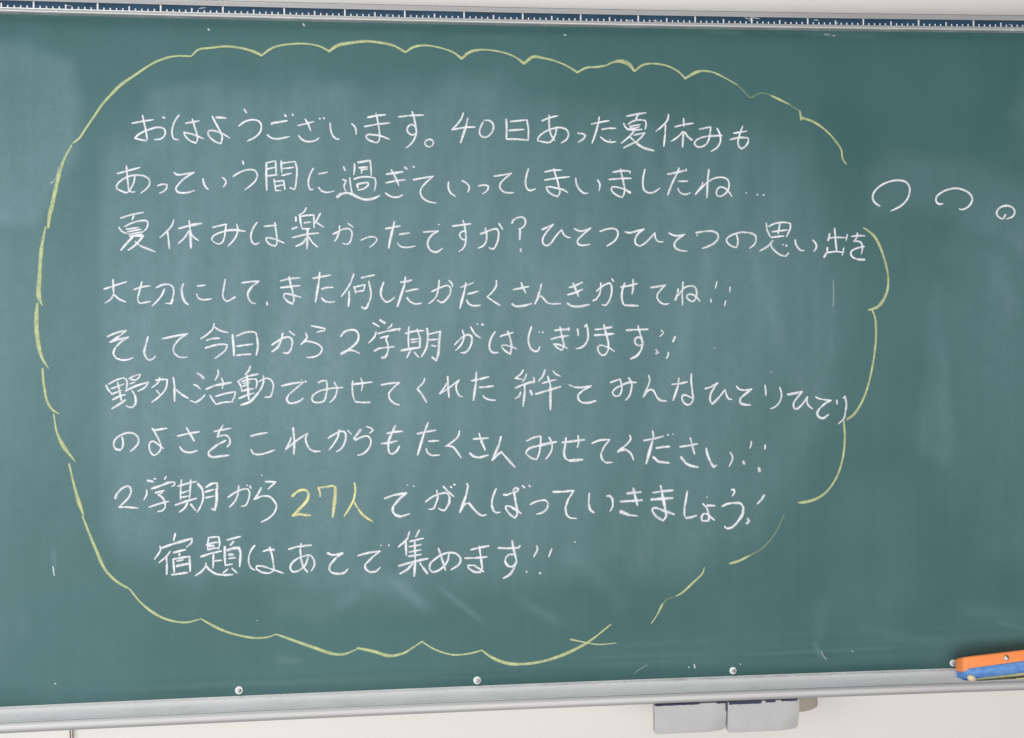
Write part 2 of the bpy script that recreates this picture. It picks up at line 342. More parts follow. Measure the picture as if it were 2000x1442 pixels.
# ---------------------------------------------------------------- chalk strokes
DATA = r'''
T 200 200
o 290,205 400,185 500,170/393,128 405,190 425,280 438,365/430,375 370,365 318,352 340,325 400,288 470,262 540,245 600,258 615,295 600,335 560,360 508,365/588,145 608,153
ha 750,125 718,165 688,235 680,300 697,355 745,368/w5:812,205 945,182/878,165 898,230 922,310 930,350 914,400/914,400 850,372 805,322 795,293/795,293 870,310 940,335 990,358
yo w6:1110,148 1160,150 1208,155/1072,137 1115,220 1162,310 1170,345 1158,405/1155,405 1095,380 1045,335 1030,300 1045,278 1090,278 1170,305 1243,350
u 1385,70 1408,103/1332,232 1390,190 1440,174 1490,172 1535,192 1553,235 1540,290 1500,335 1415,380
go 1650,218 1675,200/w5:1650,203 1730,193 1805,180/1610,318 1650,348 1710,358 1770,348 1825,335/1780,122 1795,140/1855,120 1862,125
a 145,697 250,668/w5:250,668 365,638/235,622 243,720 250,790 262,860 290,877 320,875/318,715 305,790 275,845 240,882 190,868 140,845/140,845 138,815 170,775 240,730 320,712 400,718 455,752 462,795 440,835 375,890
small_tsu 538,815 590,800 630,805 628,835 600,868 558,888
te 700,685 730,708 800,702 895,685/895,685 800,745 740,805 718,840 730,872 770,885 840,880 900,862
i w5:982,748 990,790 1010,830 1035,850/1170,735 1200,757 1205,790 1182,828
u 1370,575 1378,605/1275,725 1350,680 1430,658 1490,668 1513,710 1495,765 1445,815 1388,857
ma_kanji w5:1602,590 1600,700 1605,860/1602,592 1690,572/1690,572 1695,640 1695,705/1610,652 1695,632/1605,720 1712,708/1745,572 1752,690/1750,595 1880,578/1880,578 1898,640 1892,780 1878,852/1878,852 1835,835/1752,650 1870,635/1750,715 1850,693/1675,752 1690,840 1690,862/1675,775 1772,765/1770,765 1782,855/1695,820 1770,805/1690,862 1745,862
T 570 200
za 60,228 140,208/w5:140,208 215,190/130,165 160,215 185,280/65,325 95,360 140,382 200,382 240,368 265,348/270,158 278,163/310,155 318,158
i 375,203 378,260 400,325 435,358 462,360/585,210 615,240 627,275 627,315
ma w5:740,148 820,132 915,122/708,238 820,218/w5:820,215 955,202/822,108 838,180 852,260 858,330 856,365/856,365 835,392 790,385 740,360 725,335 740,318 800,318 870,330 955,362
su 1040,143 1150,130/w5:1150,130 1285,125/1175,90 1195,160 1212,250 1215,300 1190,370 1150,420 1115,445/1205,240 1175,218 1145,228 1125,265 1140,300 1180,320 1210,300
maru 1350,435 1320,430 1300,405 1310,375 1345,362 1378,378 1380,408 1360,432
four 1675,105 1655,160 1610,220 1562,268/1562,268 1700,245 1790,242/1718,155 1705,220/w6:1705,220 1680,300 1648,395
zero 1870,190 1845,240 1832,290 1845,325 1875,342 1920,330 1955,290 1970,245 1960,205 1930,180 1880,175
ni 210,645 180,700 162,770 165,820 182,855 208,850/262,700 350,683/260,830 290,865 335,880 380,875 415,865
sugi_kanji 505,632 520,665/495,755 530,765 510,820 525,865/w8:445,925 480,895/w6:480,895 540,885 590,900 640,925 700,948 760,948 810,935 860,912/612,600 612,650 605,710/w6:645,588 765,568/765,568 772,640 775,715/w5:655,640 740,632/680,645 680,695/690,660 735,650/605,752 660,733 760,730 812,742/812,742 820,790 805,868/565,738 575,820 592,900/w5:645,798 740,782/740,782 748,805 700,845 645,858/w5:638,800 645,835
gi w6:925,703 1085,678/970,658 1000,710/w6:1000,710 1045,812/918,787 1015,768 1110,757/912,885 950,912 1000,928 1050,922 1083,903/1102,635 1125,652/1185,630 1195,633
te 1185,757 1290,738 1380,722/1380,722 1310,785 1265,840 1255,880 1275,930 1330,968 1410,985
i 1530,780 1528,830 1550,885 1598,920/1662,765 1705,790 1732,825 1730,850 1718,878
small_tsu 1822,818 1880,808 1918,818 1915,850 1890,878 1862,893
T 900 200
nichi w5:443,163 448,260 445,360/485,188 645,172/645,172 660,260 658,375/w5:470,275 620,265/445,360 540,360 655,370
a 792,182 870,150 948,132/862,125 862,200 870,280 895,345 918,375/935,240 930,290 910,345 870,390 815,390 750,375/750,375 755,350 790,310 850,275 920,252 980,248 1035,270 1052,310 1035,360 980,398
small_tsu 1142,302 1190,308 1218,325 1200,355 1145,390
ta 1275,213 1360,195 1450,180/1352,143 1345,200/w5:1345,200 1320,290 1282,400/1378,265 1450,252/w5:1450,254 1515,255/1365,340 1410,375 1460,390 1515,385
natsu_kanji w5:1618,137 1700,120 1808,103/1730,125 1710,165/1590,205 1610,245 1640,268/1635,215 1680,185 1750,172 1800,178/1800,178 1810,210 1800,265/1650,235 1755,218/1655,248 1690,255 1745,238/w5:1620,262 1700,270 1770,265/1690,285 1640,340 1565,402/1690,320 1800,298/1795,298 1760,345 1700,395/1590,445 1660,410 1730,380/1655,340 1700,385/w6:1700,385 1770,438 1885,473
te 325,722 410,710 495,692/495,692 430,745 385,800 385,840 420,875 470,885 515,882
shi 660,650 640,720 632,780 640,830 665,860 690,860 730,845
ma 820,680 900,665 983,662/820,760 930,742 1062,728/908,648 925,710 945,770 958,830 968,880 945,922/945,922 890,900 845,860 835,830 870,825 940,840 1000,855 1045,882
i 1122,740 1130,800 1165,860 1210,890 1242,885/1335,757 1358,800 1350,865
ma w5:1485,683 1570,670 1652,673/1652,673 1652,692/1447,755 1560,745/w5:1560,743 1665,743/1558,652 1575,720 1590,790 1600,850 1592,900 1575,930/1575,930 1510,900 1470,855 1480,825 1530,830 1600,850/w6:1600,850 1655,883
shi 1798,655 1782,730 1778,800 1790,855 1830,883 1880,880 1945,838
T 1200 200
kyu_kanji 528,118 520,170 470,230 405,285/500,220 495,310/w5:495,310 483,432/590,240 680,218/w5:680,218 770,205/675,157 678,240/w6:675,290 665,438/670,285 630,330 555,383/690,295 715,335/w5:715,335 758,368
mi 830,263 940,240/940,240 935,300 922,360 900,405 850,435 805,432 783,405 795,375 850,345 920,330/w5:920,330 1052,325/1003,255 1030,310 1035,380 1005,440 945,480
mo 1165,303 1292,282/w5:1130,365 1220,345 1305,348/1252,235 1225,310 1208,380 1215,430 1240,455 1280,430 1305,390 1308,350
ta w5:520,703 610,685 700,663/w5:700,655 700,670/633,640 605,710/w5:605,710 560,800 520,908/628,772 718,770/620,842 640,880 690,900 742,885
ne 922,655 912,760 903,935/w4:862,782 860,830/w6:860,815 790,900/840,850 900,790 970,745 1050,733 1105,755 1120,800 1112,850 1080,895 1035,918 1000,905 998,865 1025,830 1070,835 1110,865 1148,920
dots w3:1285,887 1291,885/w3.5:1393,902 1400,902/w4:1453,905 1462,906
T 200 405
natsu_kanji 175,107 290,72 402,50/308,85 290,122/160,195 190,235 240,258/215,190 300,150 390,130 435,135 445,165 425,215 405,232/235,215 355,198/245,240 380,215/255,265 400,240/265,285 390,262/w6:300,285 240,350 180,420/w5:300,280 400,280 350,340 310,380 250,420/320,335 375,380/w5:375,380 515,435
kyu_kanji 697,125 680,175 630,235 560,298/635,225 645,310/w5:645,310 655,408/w5:745,208 850,180/w7:850,178 970,158/847,130 858,230/w7:858,230 865,400/845,230 800,300 740,355/865,255 895,295 940,325
mi 1075,198 1210,165/1210,165 1200,230 1190,300 1165,348 1135,360/w3:1135,360 1095,345 1068,318/1068,318 1080,285 1130,255 1210,230/w6:1210,228 1290,222 1395,235/1310,165 1322,200 1318,250 1290,310 1225,382
ha 1512,148 1480,190 1455,250 1450,305 1470,350 1500,362 1532,345/1580,187 1700,175/1683,150 1695,230 1705,310 1705,350 1690,380/1690,380 1640,365 1600,325 1600,298 1640,300 1710,320/w5:1710,320 1775,350
T 570 405
raku_kanji 142,5 115,50 65,78/w5:78,80 85,140 98,205/78,90 150,80 218,75/w5:215,80 218,200/w5:120,153 185,145/100,212 180,208/w5:38,95 40,135/w5:5,213 50,195/280,58 250,115 220,160/w5:235,145 310,195/w5:8,297 130,268 262,252/w6:155,210 152,300 148,408/w6:140,305 105,350 40,382/165,290 200,345/w5:200,345 252,390
ka w5:403,262 440,245/440,242 500,215 560,212 585,240 582,300 560,350 530,362 498,352/467,180 462,240/w5:462,240 440,300 418,332/w3.5:547,158 600,195
small_tsu w3.5:675,322 750,292 810,292 830,315 810,350 758,393
ta w5:915,210 1060,182/1002,140 985,210/w6:985,210 960,320 945,400/w5:1050,265 1148,252/w3.5:1032,350 1060,382 1120,393 1205,380
te 1285,243 1430,232/w5:1430,232 1370,270 1330,330 1330,380 1360,425 1410,438 1440,425 1468,402/w3:1432,168 1440,172
su w5:1568,185 1748,162/1673,130 1690,200 1700,290 1690,370 1665,410 1632,432/1700,235 1670,235 1640,260 1645,290 1675,318 1700,315
ka w5:1840,260 1880,248/1880,247 1950,220 2000,212 2018,240 2015,310 1995,370 1965,408 1925,395/1890,200 1903,270 1898,330 1870,375 1820,400/w5:2023,160 2060,218
T 950 405
question w5:250,155 262,125/262,125 310,100 355,98 380,125 378,165 350,200 315,212/w6:330,212 325,318/w5:335,408 335,432
hi w5:545,218 590,198/655,165 590,240 550,310 555,355 590,375 630,350 680,280 735,220/590,198 655,165/735,220 755,265 785,290 820,298
to w5:860,210 905,232 955,228 1020,203/1020,203 940,270 888,330 895,358 930,372 1012,362
tsu 1108,238 1170,215 1250,210 1282,235 1282,280 1250,330 1175,380
hi w5:1355,240 1400,250 1460,235 1540,213/w5:1540,213 1480,260 1452,320 1462,362 1500,380/1500,380 1550,350 1610,290 1645,250/1645,250 1650,300 1680,335 1728,338
to 1782,252 1830,275 1880,278 1935,265/w5:1935,265 1870,310 1835,360 1845,395 1885,420 1958,430
T 1320 405
tsu w5:195,248 280,235/w5:280,235 360,235 408,262 412,305 375,350 310,385 258,402/w3:205,250 208,285
no 590,265 605,310 605,350 592,395/592,395 535,375 495,330 500,305 550,270 640,245 720,250/w6:720,250 775,275 785,320/785,320 765,365 718,402
omo_kanji 883,155 890,220/w5:890,220 920,285/905,188 970,158 1060,148 1118,158/1118,158 1118,200 1080,290/1015,160 998,260/940,240 1090,222/w5:930,295 1055,280/w5:945,328 900,380 818,428/925,345 935,385 970,430 1030,470 1075,478/1075,478 1100,448/w3:1043,365 1048,368/1075,372 1083,378
i 1165,318 1172,360 1200,405 1230,425 1252,422/w5:1340,322 1372,365 1370,400 1348,430
de_kanji 1502,258 1498,285/w5:1498,285 1487,325/1490,305 1550,295 1662,298/1675,268 1662,328/1550,205 1558,300/w5:1558,300 1570,430/1480,395 1478,430/w5:1470,450 1448,487/1470,445 1560,433 1625,440/1640,398 1625,472
wo w5:1718,285 1780,278 1848,280/1772,250 1765,300 1738,330/1735,332 1790,335 1815,355 1822,400 1812,455/1840,383 1770,400 1720,425 1708,455 1730,490 1780,510/w6:1780,510 1842,512
T 200 405
oo_kanji w5:15,800 90,775/100,770 238,728/w5:103,705 108,800 110,850/110,850 80,900 25,935/w5:115,855 160,895 228,925
setsu_kanji 310,803 390,778 467,768/w5:385,730 370,790 342,900/345,905 365,938 400,932/w5:400,935 470,920/w5:525,785 600,755 660,755/660,755 690,785 695,850 680,900/w6:685,900 670,942/670,942 618,938/605,800 580,860 540,910 485,965
ni w5:790,748 772,800/w6:772,800 785,880 810,930 838,950/w5:928,770 1007,762/920,848 935,885 980,903 1065,895
shi w5:1200,705 1185,790 1175,850/1175,850 1185,895 1215,918 1250,905/w5:1250,905 1295,878
te w5:1362,738 1440,728 1528,722/w5:1528,722 1460,775/w6:1460,775 1420,840 1425,890/1425,890 1455,930 1500,942
comma w5:1607,928 1610,952
ma 1738,720 1820,700 1930,688/w5:1742,785 1930,765/w5:1822,678 1840,760 1865,850/1865,850 1870,910 1858,945/w5:1858,945 1810,920 1770,875/1770,870 1780,845 1820,848 1940,880
T 570 405
ta w5:205,695 380,662/w5:273,635 262,740/w6:262,740 230,928/w5:290,800 340,785 402,783/w5:290,885 320,915 370,928 418,922
nani_kanji w5:605,650 575,740/575,740 530,810 482,872/w5:558,820 560,890/w6:560,890 552,968/w5:678,690 740,675/w6:740,675 808,662/w5:608,775 625,840/615,780 715,755/715,755 700,815/w5:700,815 625,825/w4.5:750,722 768,800 772,870 750,940/w6:750,935 730,980 708,990 680,972
shi w5:897,733 875,790/w7:875,790 868,850 885,895/890,895 920,925 960,915 1005,880
ta w6:1062,732 1120,725 1170,712/w5:1110,682 1100,760/w6:1100,760 1070,850 1030,972/w5:1115,823 1170,808 1235,798/1122,882 1160,925 1210,945 1265,938
ka 1365,825 1440,790 1520,765 1550,790 1545,850/w5:1545,850 1500,910 1465,930 1420,908/1440,712 1430,800 1410,870 1385,905/w5:1385,905 1338,942/w5:1535,715 1562,745 1570,778
ta w3.5:1645,782 1710,762 1775,735/w5:1700,738 1685,820/w6:1685,820 1640,988/w5:1718,848 1770,835 1822,820/w5:1708,908 1725,940 1770,962 1840,958
T 950 405
ku 98,715 95,770 60,825 8,875/8,875 70,920/w5:70,920 135,960
sa w5:262,805 340,790 415,775/w5:340,735 355,780 385,838/w5:250,945 285,968/w6:285,968 350,965 442,942
n w5:537,748 520,830/w6:515,830 500,890 472,945/480,935 510,880 535,870 565,900 600,935 650,945/w5:650,945 725,942
ki w5:810,785 870,765 940,732/w5:792,855 865,835 940,802/w5:845,740 870,800 900,870/w5:790,938 830,965/w6:830,965 900,970 1005,950
ka 1075,820 1115,785 1160,755 1205,740 1222,770 1220,850 1195,920 1160,958 1130,950/w5:1118,740 1118,800/1118,800 1100,860 1072,895/w5:1075,898 1042,912/w3.5:1225,698 1242,725
se w5:1312,780 1400,765 1475,745/w5:1352,740 1330,800 1322,880 1335,940 1355,962/w6:1355,958 1480,962/w5:1432,705 1432,790 1422,850
te w5:1605,785 1670,775 1748,760/1748,760 1700,810 1668,860 1672,895 1700,930 1740,948 1785,940
ne w5:1920,730 1912,850/1912,850 1915,960/1872,798 1870,830/w6:1868,850 1845,905/1875,860 1930,790 1980,770 2030,775 2052,820 2048,880 2020,920 1985,910 1958,880 1965,855 2000,850 2045,870 2085,918
T 1320 405
bang w3.5:403,725 395,755 385,795/w4:340,900 345,928
bang w4:530,780 526,828/w4:487,912 475,965
T 200 615
so w5:50,212 140,175 235,153/235,153 165,210/w6:165,210 75,268/w5:75,268 160,240 255,218/255,218 180,265 120,330/w6:120,330 108,380 135,425/w4.5:135,425 190,442 250,438 298,420
shi w4.5:445,215 425,290/w6:425,290 408,370 430,425/w5:430,425 460,442 490,432 520,402
te w5:583,235 700,210 832,185/832,185 750,240 695,320 700,370 735,405 785,418 830,412
kon_kanji w5:1092,88 1075,145/1075,145 1020,195 960,235/1090,118 1150,155 1230,175/1015,250 1070,235/w6:1070,233 1143,228/w5:1005,325 1110,295 1190,288 1218,295/1218,295 1205,340 1150,390 1097,428
nichi w6:1270,195 1280,300 1285,402/w5:1310,208 1400,172 1475,168 1500,178/1500,178 1512,230/w6:1512,230 1518,310 1502,395/w5:1312,308 1400,295/w6:1400,295 1470,287/w5:1310,397 1380,388/w6:1380,388 1452,385
ka w5:1655,295 1700,265 1770,225 1830,220 1855,260 1845,330/w6:1845,330 1810,375 1768,370/w5:1762,178 1745,250/w6:1745,250 1710,320 1655,362/w4.5:1825,160 1850,180 1878,200
T 570 615
ra w5:192,108 260,122 325,135/w4.5:325,135 320,155 290,158 245,172/w5:135,178 148,220 90,290/90,290 125,262 190,265 260,290 295,330 275,380 220,410 145,418
two w5:478,212 510,170 570,148 625,155 652,200 640,260 580,320 480,390/w4.5:475,378 540,350 600,350 660,378
gaku_kanji w5:790,78 855,118/w6:860,52 910,82/w4:978,90 970,110 935,135/w5:822,168 808,215 750,275/838,185 930,160/w6:930,160 1058,135/1058,135 1045,158/w5:862,228 945,205/945,205 920,235 935,280 942,330 930,385/w6:930,385 905,418 880,418/w5:805,355 850,330 920,320/w6:920,320 1000,312
ki_kanji w5:1112,182 1200,160 1290,155/1143,118 1138,220 1140,325/1222,140 1250,220/w6:1250,220 1250,320/w4.5:1165,243 1232,235/1168,270 1225,262/w6:1068,350 1160,332 1252,320/w5:1160,350 1120,422/1195,365 1242,420/w6:1320,135 1330,200/w5:1330,200 1315,320 1265,412/1340,190 1450,162/w6:1450,162 1440,250 1430,380 1412,448/w5:1412,448 1370,415/w5:1340,245 1430,240/1365,300 1405,308
ga w4:1588,295 1650,230/w5:1650,228 1720,195 1755,215 1755,275 1725,340 1690,370 1650,370/1665,150 1682,210 1655,290 1600,350/1745,118 1790,190 1842,228/w4:1808,92 1815,95/w5:1855,95 1870,97
T 950 625
ha w5:85,118 50,170 30,240 35,290 65,320 115,318/w3.5:135,165 145,162/w5:145,155 200,142 262,123/w5:208,110 235,190/w5.5:235,190 245,260 235,335/w5:235,335 180,300 148,265/148,250 190,248 240,262 298,283
ji w5:440,68 415,150 412,220 435,280 475,308 505,300 522,260/w3:515,115 518,122/548,120 555,125
ma w5:665,103 735,95 802,92/w6:802,82 802,98/w5:630,190 710,165/w6:710,168 800,155/w5:718,68 732,140/735,140 750,210 758,250 738,298/738,298 690,270 655,235/655,235 720,245 792,278
ri w5:890,90 898,155/w4:958,70 975,45/w5:980,45 992,120 990,190 960,245 920,272 875,282
ma w5:1060,95 1140,88/w6:1140,86 1225,70/w6:1055,150 1150,145/w7:1150,145 1245,135/w5:1148,48 1170,140 1192,230 1190,290/1190,290 1165,335 1130,345 1095,310 1088,270 1110,248 1150,255/1150,255 1200,275 1250,308
su w6:1368,102 1470,95/w6:1470,97 1578,92/w4.5:1480,58 1505,150/w6:1505,150 1525,230 1510,300/w6:1505,305 1470,350 1408,382/w5:1510,180 1480,168 1452,190 1455,230 1490,252 1512,245
bang w4:1730,120 1718,140 1695,162/1710,105 1718,110/w4:1658,292 1668,310/w5:1680,318 1655,330
bang w5:1842,165 1822,212/1842,165 1835,185/w5.5:1775,318 1775,345 1758,378
T 200 615
no_kanji w5:35,688 60,735 90,772/60,678 130,640 205,615/205,615 238,640 235,735/w5:235,740 228,742/85,722 150,700 215,675/90,775 190,738/148,660 172,760/w6:172,760 185,835/w5:100,830 170,795 225,780/w5.5:225,832 170,870 92,918/w4.5:258,625 310,598 368,580/368,580 360,610 325,638/278,632 325,640/w4:268,675 318,658/w5:228,742 330,695 448,658/448,658 420,705 345,748/290,742 320,790/w6:320,790 325,860 295,905/w5:295,905 260,902 232,888
soto_kanji w4.5:560,612 545,660 480,715/w5:520,640 580,632 635,632/635,632 620,720 565,790 480,857/528,738 562,778/w5:692,612 705,700/w6:705,700 705,845/w5:720,732 775,780/w6:775,780 838,815
katsu_kanji w4:925,570 960,590/w5.5:960,590 990,620/w5:892,683 925,695 958,728/862,840 910,857/w5.5:910,857 955,830 1002,785/w5:1130,538 1130,585 1100,638/w5:1012,728 1100,690/w6:1100,690 1260,662/w4:1162,618 1178,660 1172,720/w5:1050,788 1080,835 1110,875/1105,797 1200,770 1295,752/1298,755 1290,800 1262,850/1110,875 1190,855 1278,850
dou_kanji w5:1445,502 1430,545 1392,585/w4:1322,650 1400,610 1500,582/w6:1440,595 1520,580/w5:1322,650 1345,680 1365,748/1360,655 1430,632 1500,628/w5:1500,628 1510,660 1500,715/w4.5:1370,698 1430,680/1375,672 1440,660/w5:1360,745 1430,728 1480,722/w5:1412,590 1420,700/w6:1420,700 1430,830/w4.5:1395,790 1480,765/w5:1330,818 1400,790 1440,775/w4:1530,655 1560,635 1610,620 1650,640 1670,690 1660,755/w5:1660,755 1640,800 1585,805/w4.5:1572,595 1575,650 1555,710 1520,765/w6.5:1520,765 1440,850 1352,882
de w5:1750,695 1850,672 1965,658/w4:1965,658 1890,720 1820,780/w5:1820,780 1800,825 1825,862 1870,862 1930,840 1962,815/w3:1940,635 1945,640/1980,650 1990,655
T 570 615
mi w5:258,663 300,645 338,645/338,645 345,710 335,780 315,840 260,858 205,845 200,800 260,750 380,720 500,710/415,660 440,715 435,770 410,820 368,858
se w5:585,680 680,670 782,657/595,645 590,720 600,800 620,850/620,850 690,857/w6:690,857 765,855/w4:675,620 690,680 680,743
te w5:872,685 960,670 1052,662/1052,662 990,715 948,770 955,820 1000,865 1055,882
ku w4.5:1298,622 1285,660 1225,722/w5:1225,722 1275,785/w6:1275,785 1315,855
re w5:1522,602 1525,700/w6:1525,700 1535,808/w4.5:1510,672 1490,710 1440,772/1445,772 1540,710 1635,635/1635,635 1605,690 1610,740 1635,790 1668,802
ta w5:1755,645 1840,628/w6:1840,628 1925,605/w5:1802,560 1795,680/w6:1795,680 1772,838/w5:1830,710 1900,705/w6:1900,705 1968,695/w4.5:1865,790 1890,815 1940,832 1990,835
T 950 625
kizuna_kanji w5:360,490 335,530 280,570/280,570 355,582/392,528 375,575 350,610/w5:282,665 370,628/w6:370,628 475,598/w4.5:460,562 468,600 458,622/w5:372,630 375,700/w6:375,700 358,845/w5:335,705 320,745 280,770/w5.5:428,690 445,730/w5:572,488 555,540 510,600/650,500 680,530 722,550/548,620 610,600 680,585/w5:600,552 625,640/w6:625,640 625,880/w5.5:480,725 600,690/w6:600,690 725,652
to w4:808,635 860,658/w5:860,658 930,660 1022,645/w6:1022,645 940,690/w5:940,690 895,740 905,785 940,810/w6:940,810 1000,810 1070,790
mi w5:1210,612 1305,578/1305,578 1320,640 1318,700 1295,740 1255,742 1232,710 1260,670 1330,635/w6:1330,632 1400,610 1465,612/w5:1388,565 1418,620 1415,680 1395,745 1358,785
n w4:1585,542 1595,590 1570,670/w6:1570,670 1530,755/w4.5:1540,745 1570,700 1605,680 1630,690 1665,755/w6:1665,755 1700,785 1758,792
T 1300 640
na w5:62,555 140,548/w6:140,548 212,530/w4.5:130,492 122,570/w5.5:122,570 72,712/w4.5:252,452 250,520 260,620 268,700 250,740 215,755 180,735 160,690 170,655 210,665 262,690
hi w5:385,597 450,578/w6:445,580 510,540/510,540 480,580/w5:480,580 440,650 435,710 455,748/w6:455,748 500,705 540,660/w5:540,660 580,605/580,605 595,660 615,695 648,702
to w4.5:692,572 715,600 770,612 840,600/w5.5:840,600 790,640 730,690/w6:730,690 730,735 770,752 830,757
ri w4.5:970,562 978,620 978,662/w4:1112,582 1130,630 1128,690 1100,745 1060,780 1022,793
hi w6:1190,655 1270,640 1335,625/w5:1335,625 1290,680 1250,740 1255,785 1280,795 1330,755 1385,675/w4.5:1385,675 1380,720 1395,760 1435,795
to w4:1465,678 1500,695 1550,705/w5.5:1550,705 1615,712/w5:1615,712 1560,740 1500,795/w6:1500,795 1480,840 1500,875 1540,885 1590,850
ri w4.5:1672,710 1675,745/w3.5:1735,690 1752,670/w5:1752,670 1765,750 1755,830/1755,830 1740,890 1685,942
T 200 825
no w5:190,140 202,190 195,245 175,272/w6:175,272 130,260 108,225/w5:108,220 120,175 180,125 250,103 310,112 350,155 352,195 320,245 272,285
yo w5:485,60 500,75 560,70 632,58/490,60 540,150 570,215/570,215 570,260 540,305 505,325/505,325 475,300 458,250 462,205 490,185 530,205 598,258
sa w5:732,135 830,112/w5.5:830,112 945,92/w5.5:820,52 855,110/w7:855,110 895,182/w5:755,240 790,280 850,295 928,278
wo w5:1092,90 1170,75 1255,58/1178,30 1150,75 1120,145/1120,145 1165,130 1215,130 1245,165/w6:1245,165 1245,205 1220,240/w5:1205,178 1120,220/w6.5:1120,220 1040,285/w6:1040,285 1040,320 1075,340 1150,332 1235,322
ko w5:1448,135 1530,115 1612,102/1450,265 1475,305 1530,315 1600,300 1685,270
re w5.5:1862,55 1875,180/w6.5:1875,180 1870,312/w4:1842,150 1830,195/w4.5:1840,170 1788,268/w5:1790,265 1850,215 1930,155 2003,108/w4.5:2003,108 1985,160 1995,210 2030,265 2080,285 2128,282
T 570 825
ka w5:355,155 410,120 475,90 515,95 528,130 515,200 480,260 435,288/462,72 450,140 410,210 365,270/w4.5:548,80 582,118
ra w4.5:728,42 780,60/w5:775,55 792,80 758,108/w6:672,72 640,115/w5:640,115 608,155/w6:608,155 625,172/w4.5:625,172 680,145 740,135 770,170 768,220 730,280 690,310 642,322
mo w5.5:932,108 1000,95 1080,88/w6:1010,32 975,110/w6.5:975,110 945,190 942,260/w6:942,260 955,300 980,312/w5.5:980,312 1020,285 1052,232/w5:875,208 950,200 1028,182
ta w6:1225,112 1320,92/w5.5:1320,92 1405,78/w5:1330,5 1290,110/w6:1290,110 1228,320/w5:1335,185 1435,180/1312,258 1325,295 1365,322 1445,320
ku w4.5:1638,85 1622,140 1570,190 1498,238/w5:1520,232 1570,240 1655,348
sa w5.5:1772,162 1850,160 1922,153/1828,108 1850,180/w7:1850,180 1888,272/w6:1738,302 1780,335 1830,345/w6.5:1830,345 1920,320
T 940 835
n w6.5:192,92 175,165/w6:175,165 105,325/w5.5:105,320 150,275 195,240 235,285/w6:235,285 328,388
mi w5:445,133 510,100 580,85/580,85 578,180 560,270 540,315/540,315 490,300 435,255/w6:435,245 470,205 560,180/w7:560,180 650,158 735,140/w4.5:662,95 688,155 690,210 665,265 628,312
se w6:790,148 900,135 1010,120/w5.5:828,102 820,170/w6:820,170 808,250 825,305 860,325/w7.5:860,325 990,315/w4.5:945,80 952,140 938,195
te w5:1082,155 1160,125 1255,120/1255,120 1200,190 1168,260/w6:1168,260 1180,310 1215,345/w5:1215,345 1278,342
ku w4.5:1450,75 1460,110 1430,155 1380,200/w6:1380,200 1335,238/w5.5:1360,225 1410,215/w5:1410,215 1460,255 1488,318
da w5:1588,128 1680,112 1782,85/w4.5:1672,32 1680,80 1670,140/w7:1670,140 1610,355/w5.5:1710,202 1770,192/w6:1770,192 1835,187/w6:1680,290 1730,335/w7:1730,335 1835,348/w4:1818,72 1828,74/w3:1870,66 1873,68
T 1230 835
sa w5:487,190 570,178 662,160/590,102 610,170/w7:610,170 632,260/w6:500,290 540,340/w7:540,345 590,372 665,388
i w5.5:747,205 760,270 795,350/w6:795,350 820,388/w5:820,388 845,370/980,245 1002,280 1000,320 970,382
bang w4:1188,135 1185,170 1173,205/w6:1108,332 1118,355
bang w4.5:1322,172 1320,210/w7:1260,398 1268,428
T 200 825
two w6:125,745 140,700/w5:140,700 200,640 255,625 280,660 265,720 215,780 160,830/w4.5:160,830 230,828/w6:230,828 348,838
gaku_kanji w5:440,568 495,580/505,552 518,553/622,530 608,555/432,660 432,705 405,758/w6:480,650 590,612/w5.5:590,612 650,588 705,585/705,585 705,610 678,628/w5:515,690 600,665/600,665 560,705/w6:545,705 590,740 612,780/612,780 615,830/w5:612,830 590,860 540,873/455,830 540,800 650,772
ki_kanji w5:735,625 820,600 918,578/772,560 765,650 762,760/862,562 858,650 850,740/w4.5:778,690 848,665/w5:765,735 845,720/w5.5:712,808 800,778 920,742/w5:832,790 800,840 750,878/w6:862,800 910,860/w6:932,600 975,650/975,650 985,740 960,820/w5:960,820 925,880/w6:1010,635 1070,600 1115,592/w5.5:1115,592 1125,650/w7:1115,650 1115,770 1100,855/w6:1100,855 1070,845/w5:1000,682 1090,655/1008,738 1090,720
ka w5:1228,732 1290,690 1370,655 1420,650/1420,650 1438,690 1425,760 1400,810 1358,820/w5.5:1332,620 1325,700/1325,700 1295,770 1240,830/w4:1438,620 1452,645/w3:1410,612 1416,620
ra w5:1590,580 1695,582/w4.5:1695,582 1615,655/w3:1555,515 1557,520/w5:1552,638 1520,700 1480,752/w5.5:1480,752 1560,720/1560,720 1630,725 1685,780 1700,820 1680,880 1620,940 1550,975
T 570 825
Ytwo w7:5,722 30,695/w6:30,695 80,665 140,665 165,700/w7:165,700 150,760 80,840 10,910/w7:10,912 70,895/w6:70,895 120,905 185,910
Yseven w5.5:258,635 275,690 275,730/w5:262,640 340,630/w6:340,630 400,622 428,635/w8:425,635 420,750 398,925
Yhito_kanji w5:612,590 620,660 605,750 560,840 510,918/w5:608,780 650,850/w5.5:650,850 700,910 788,970
de w6:905,745 1000,710/w6.5:1000,710 1120,690/w6:1120,690 1060,740 990,820/w6.5:990,820 985,870 1010,905/w6.5:1010,905 1060,922/w5:1060,922 1148,895/w3.5:1128,610 1130,614/w4:1188,622 1192,626
ga w5:1305,778 1370,730 1440,700/w5.5:1440,700 1510,690 1540,725/w6:1540,725 1535,790 1495,860/w5.5:1495,860 1465,858 1432,840/w5:1415,665 1425,730 1405,800/w5:1405,800 1380,845 1338,850/w5.5:1478,625 1530,680/w6:1530,680 1582,725/w5:1550,630 1560,635/1580,610 1595,608
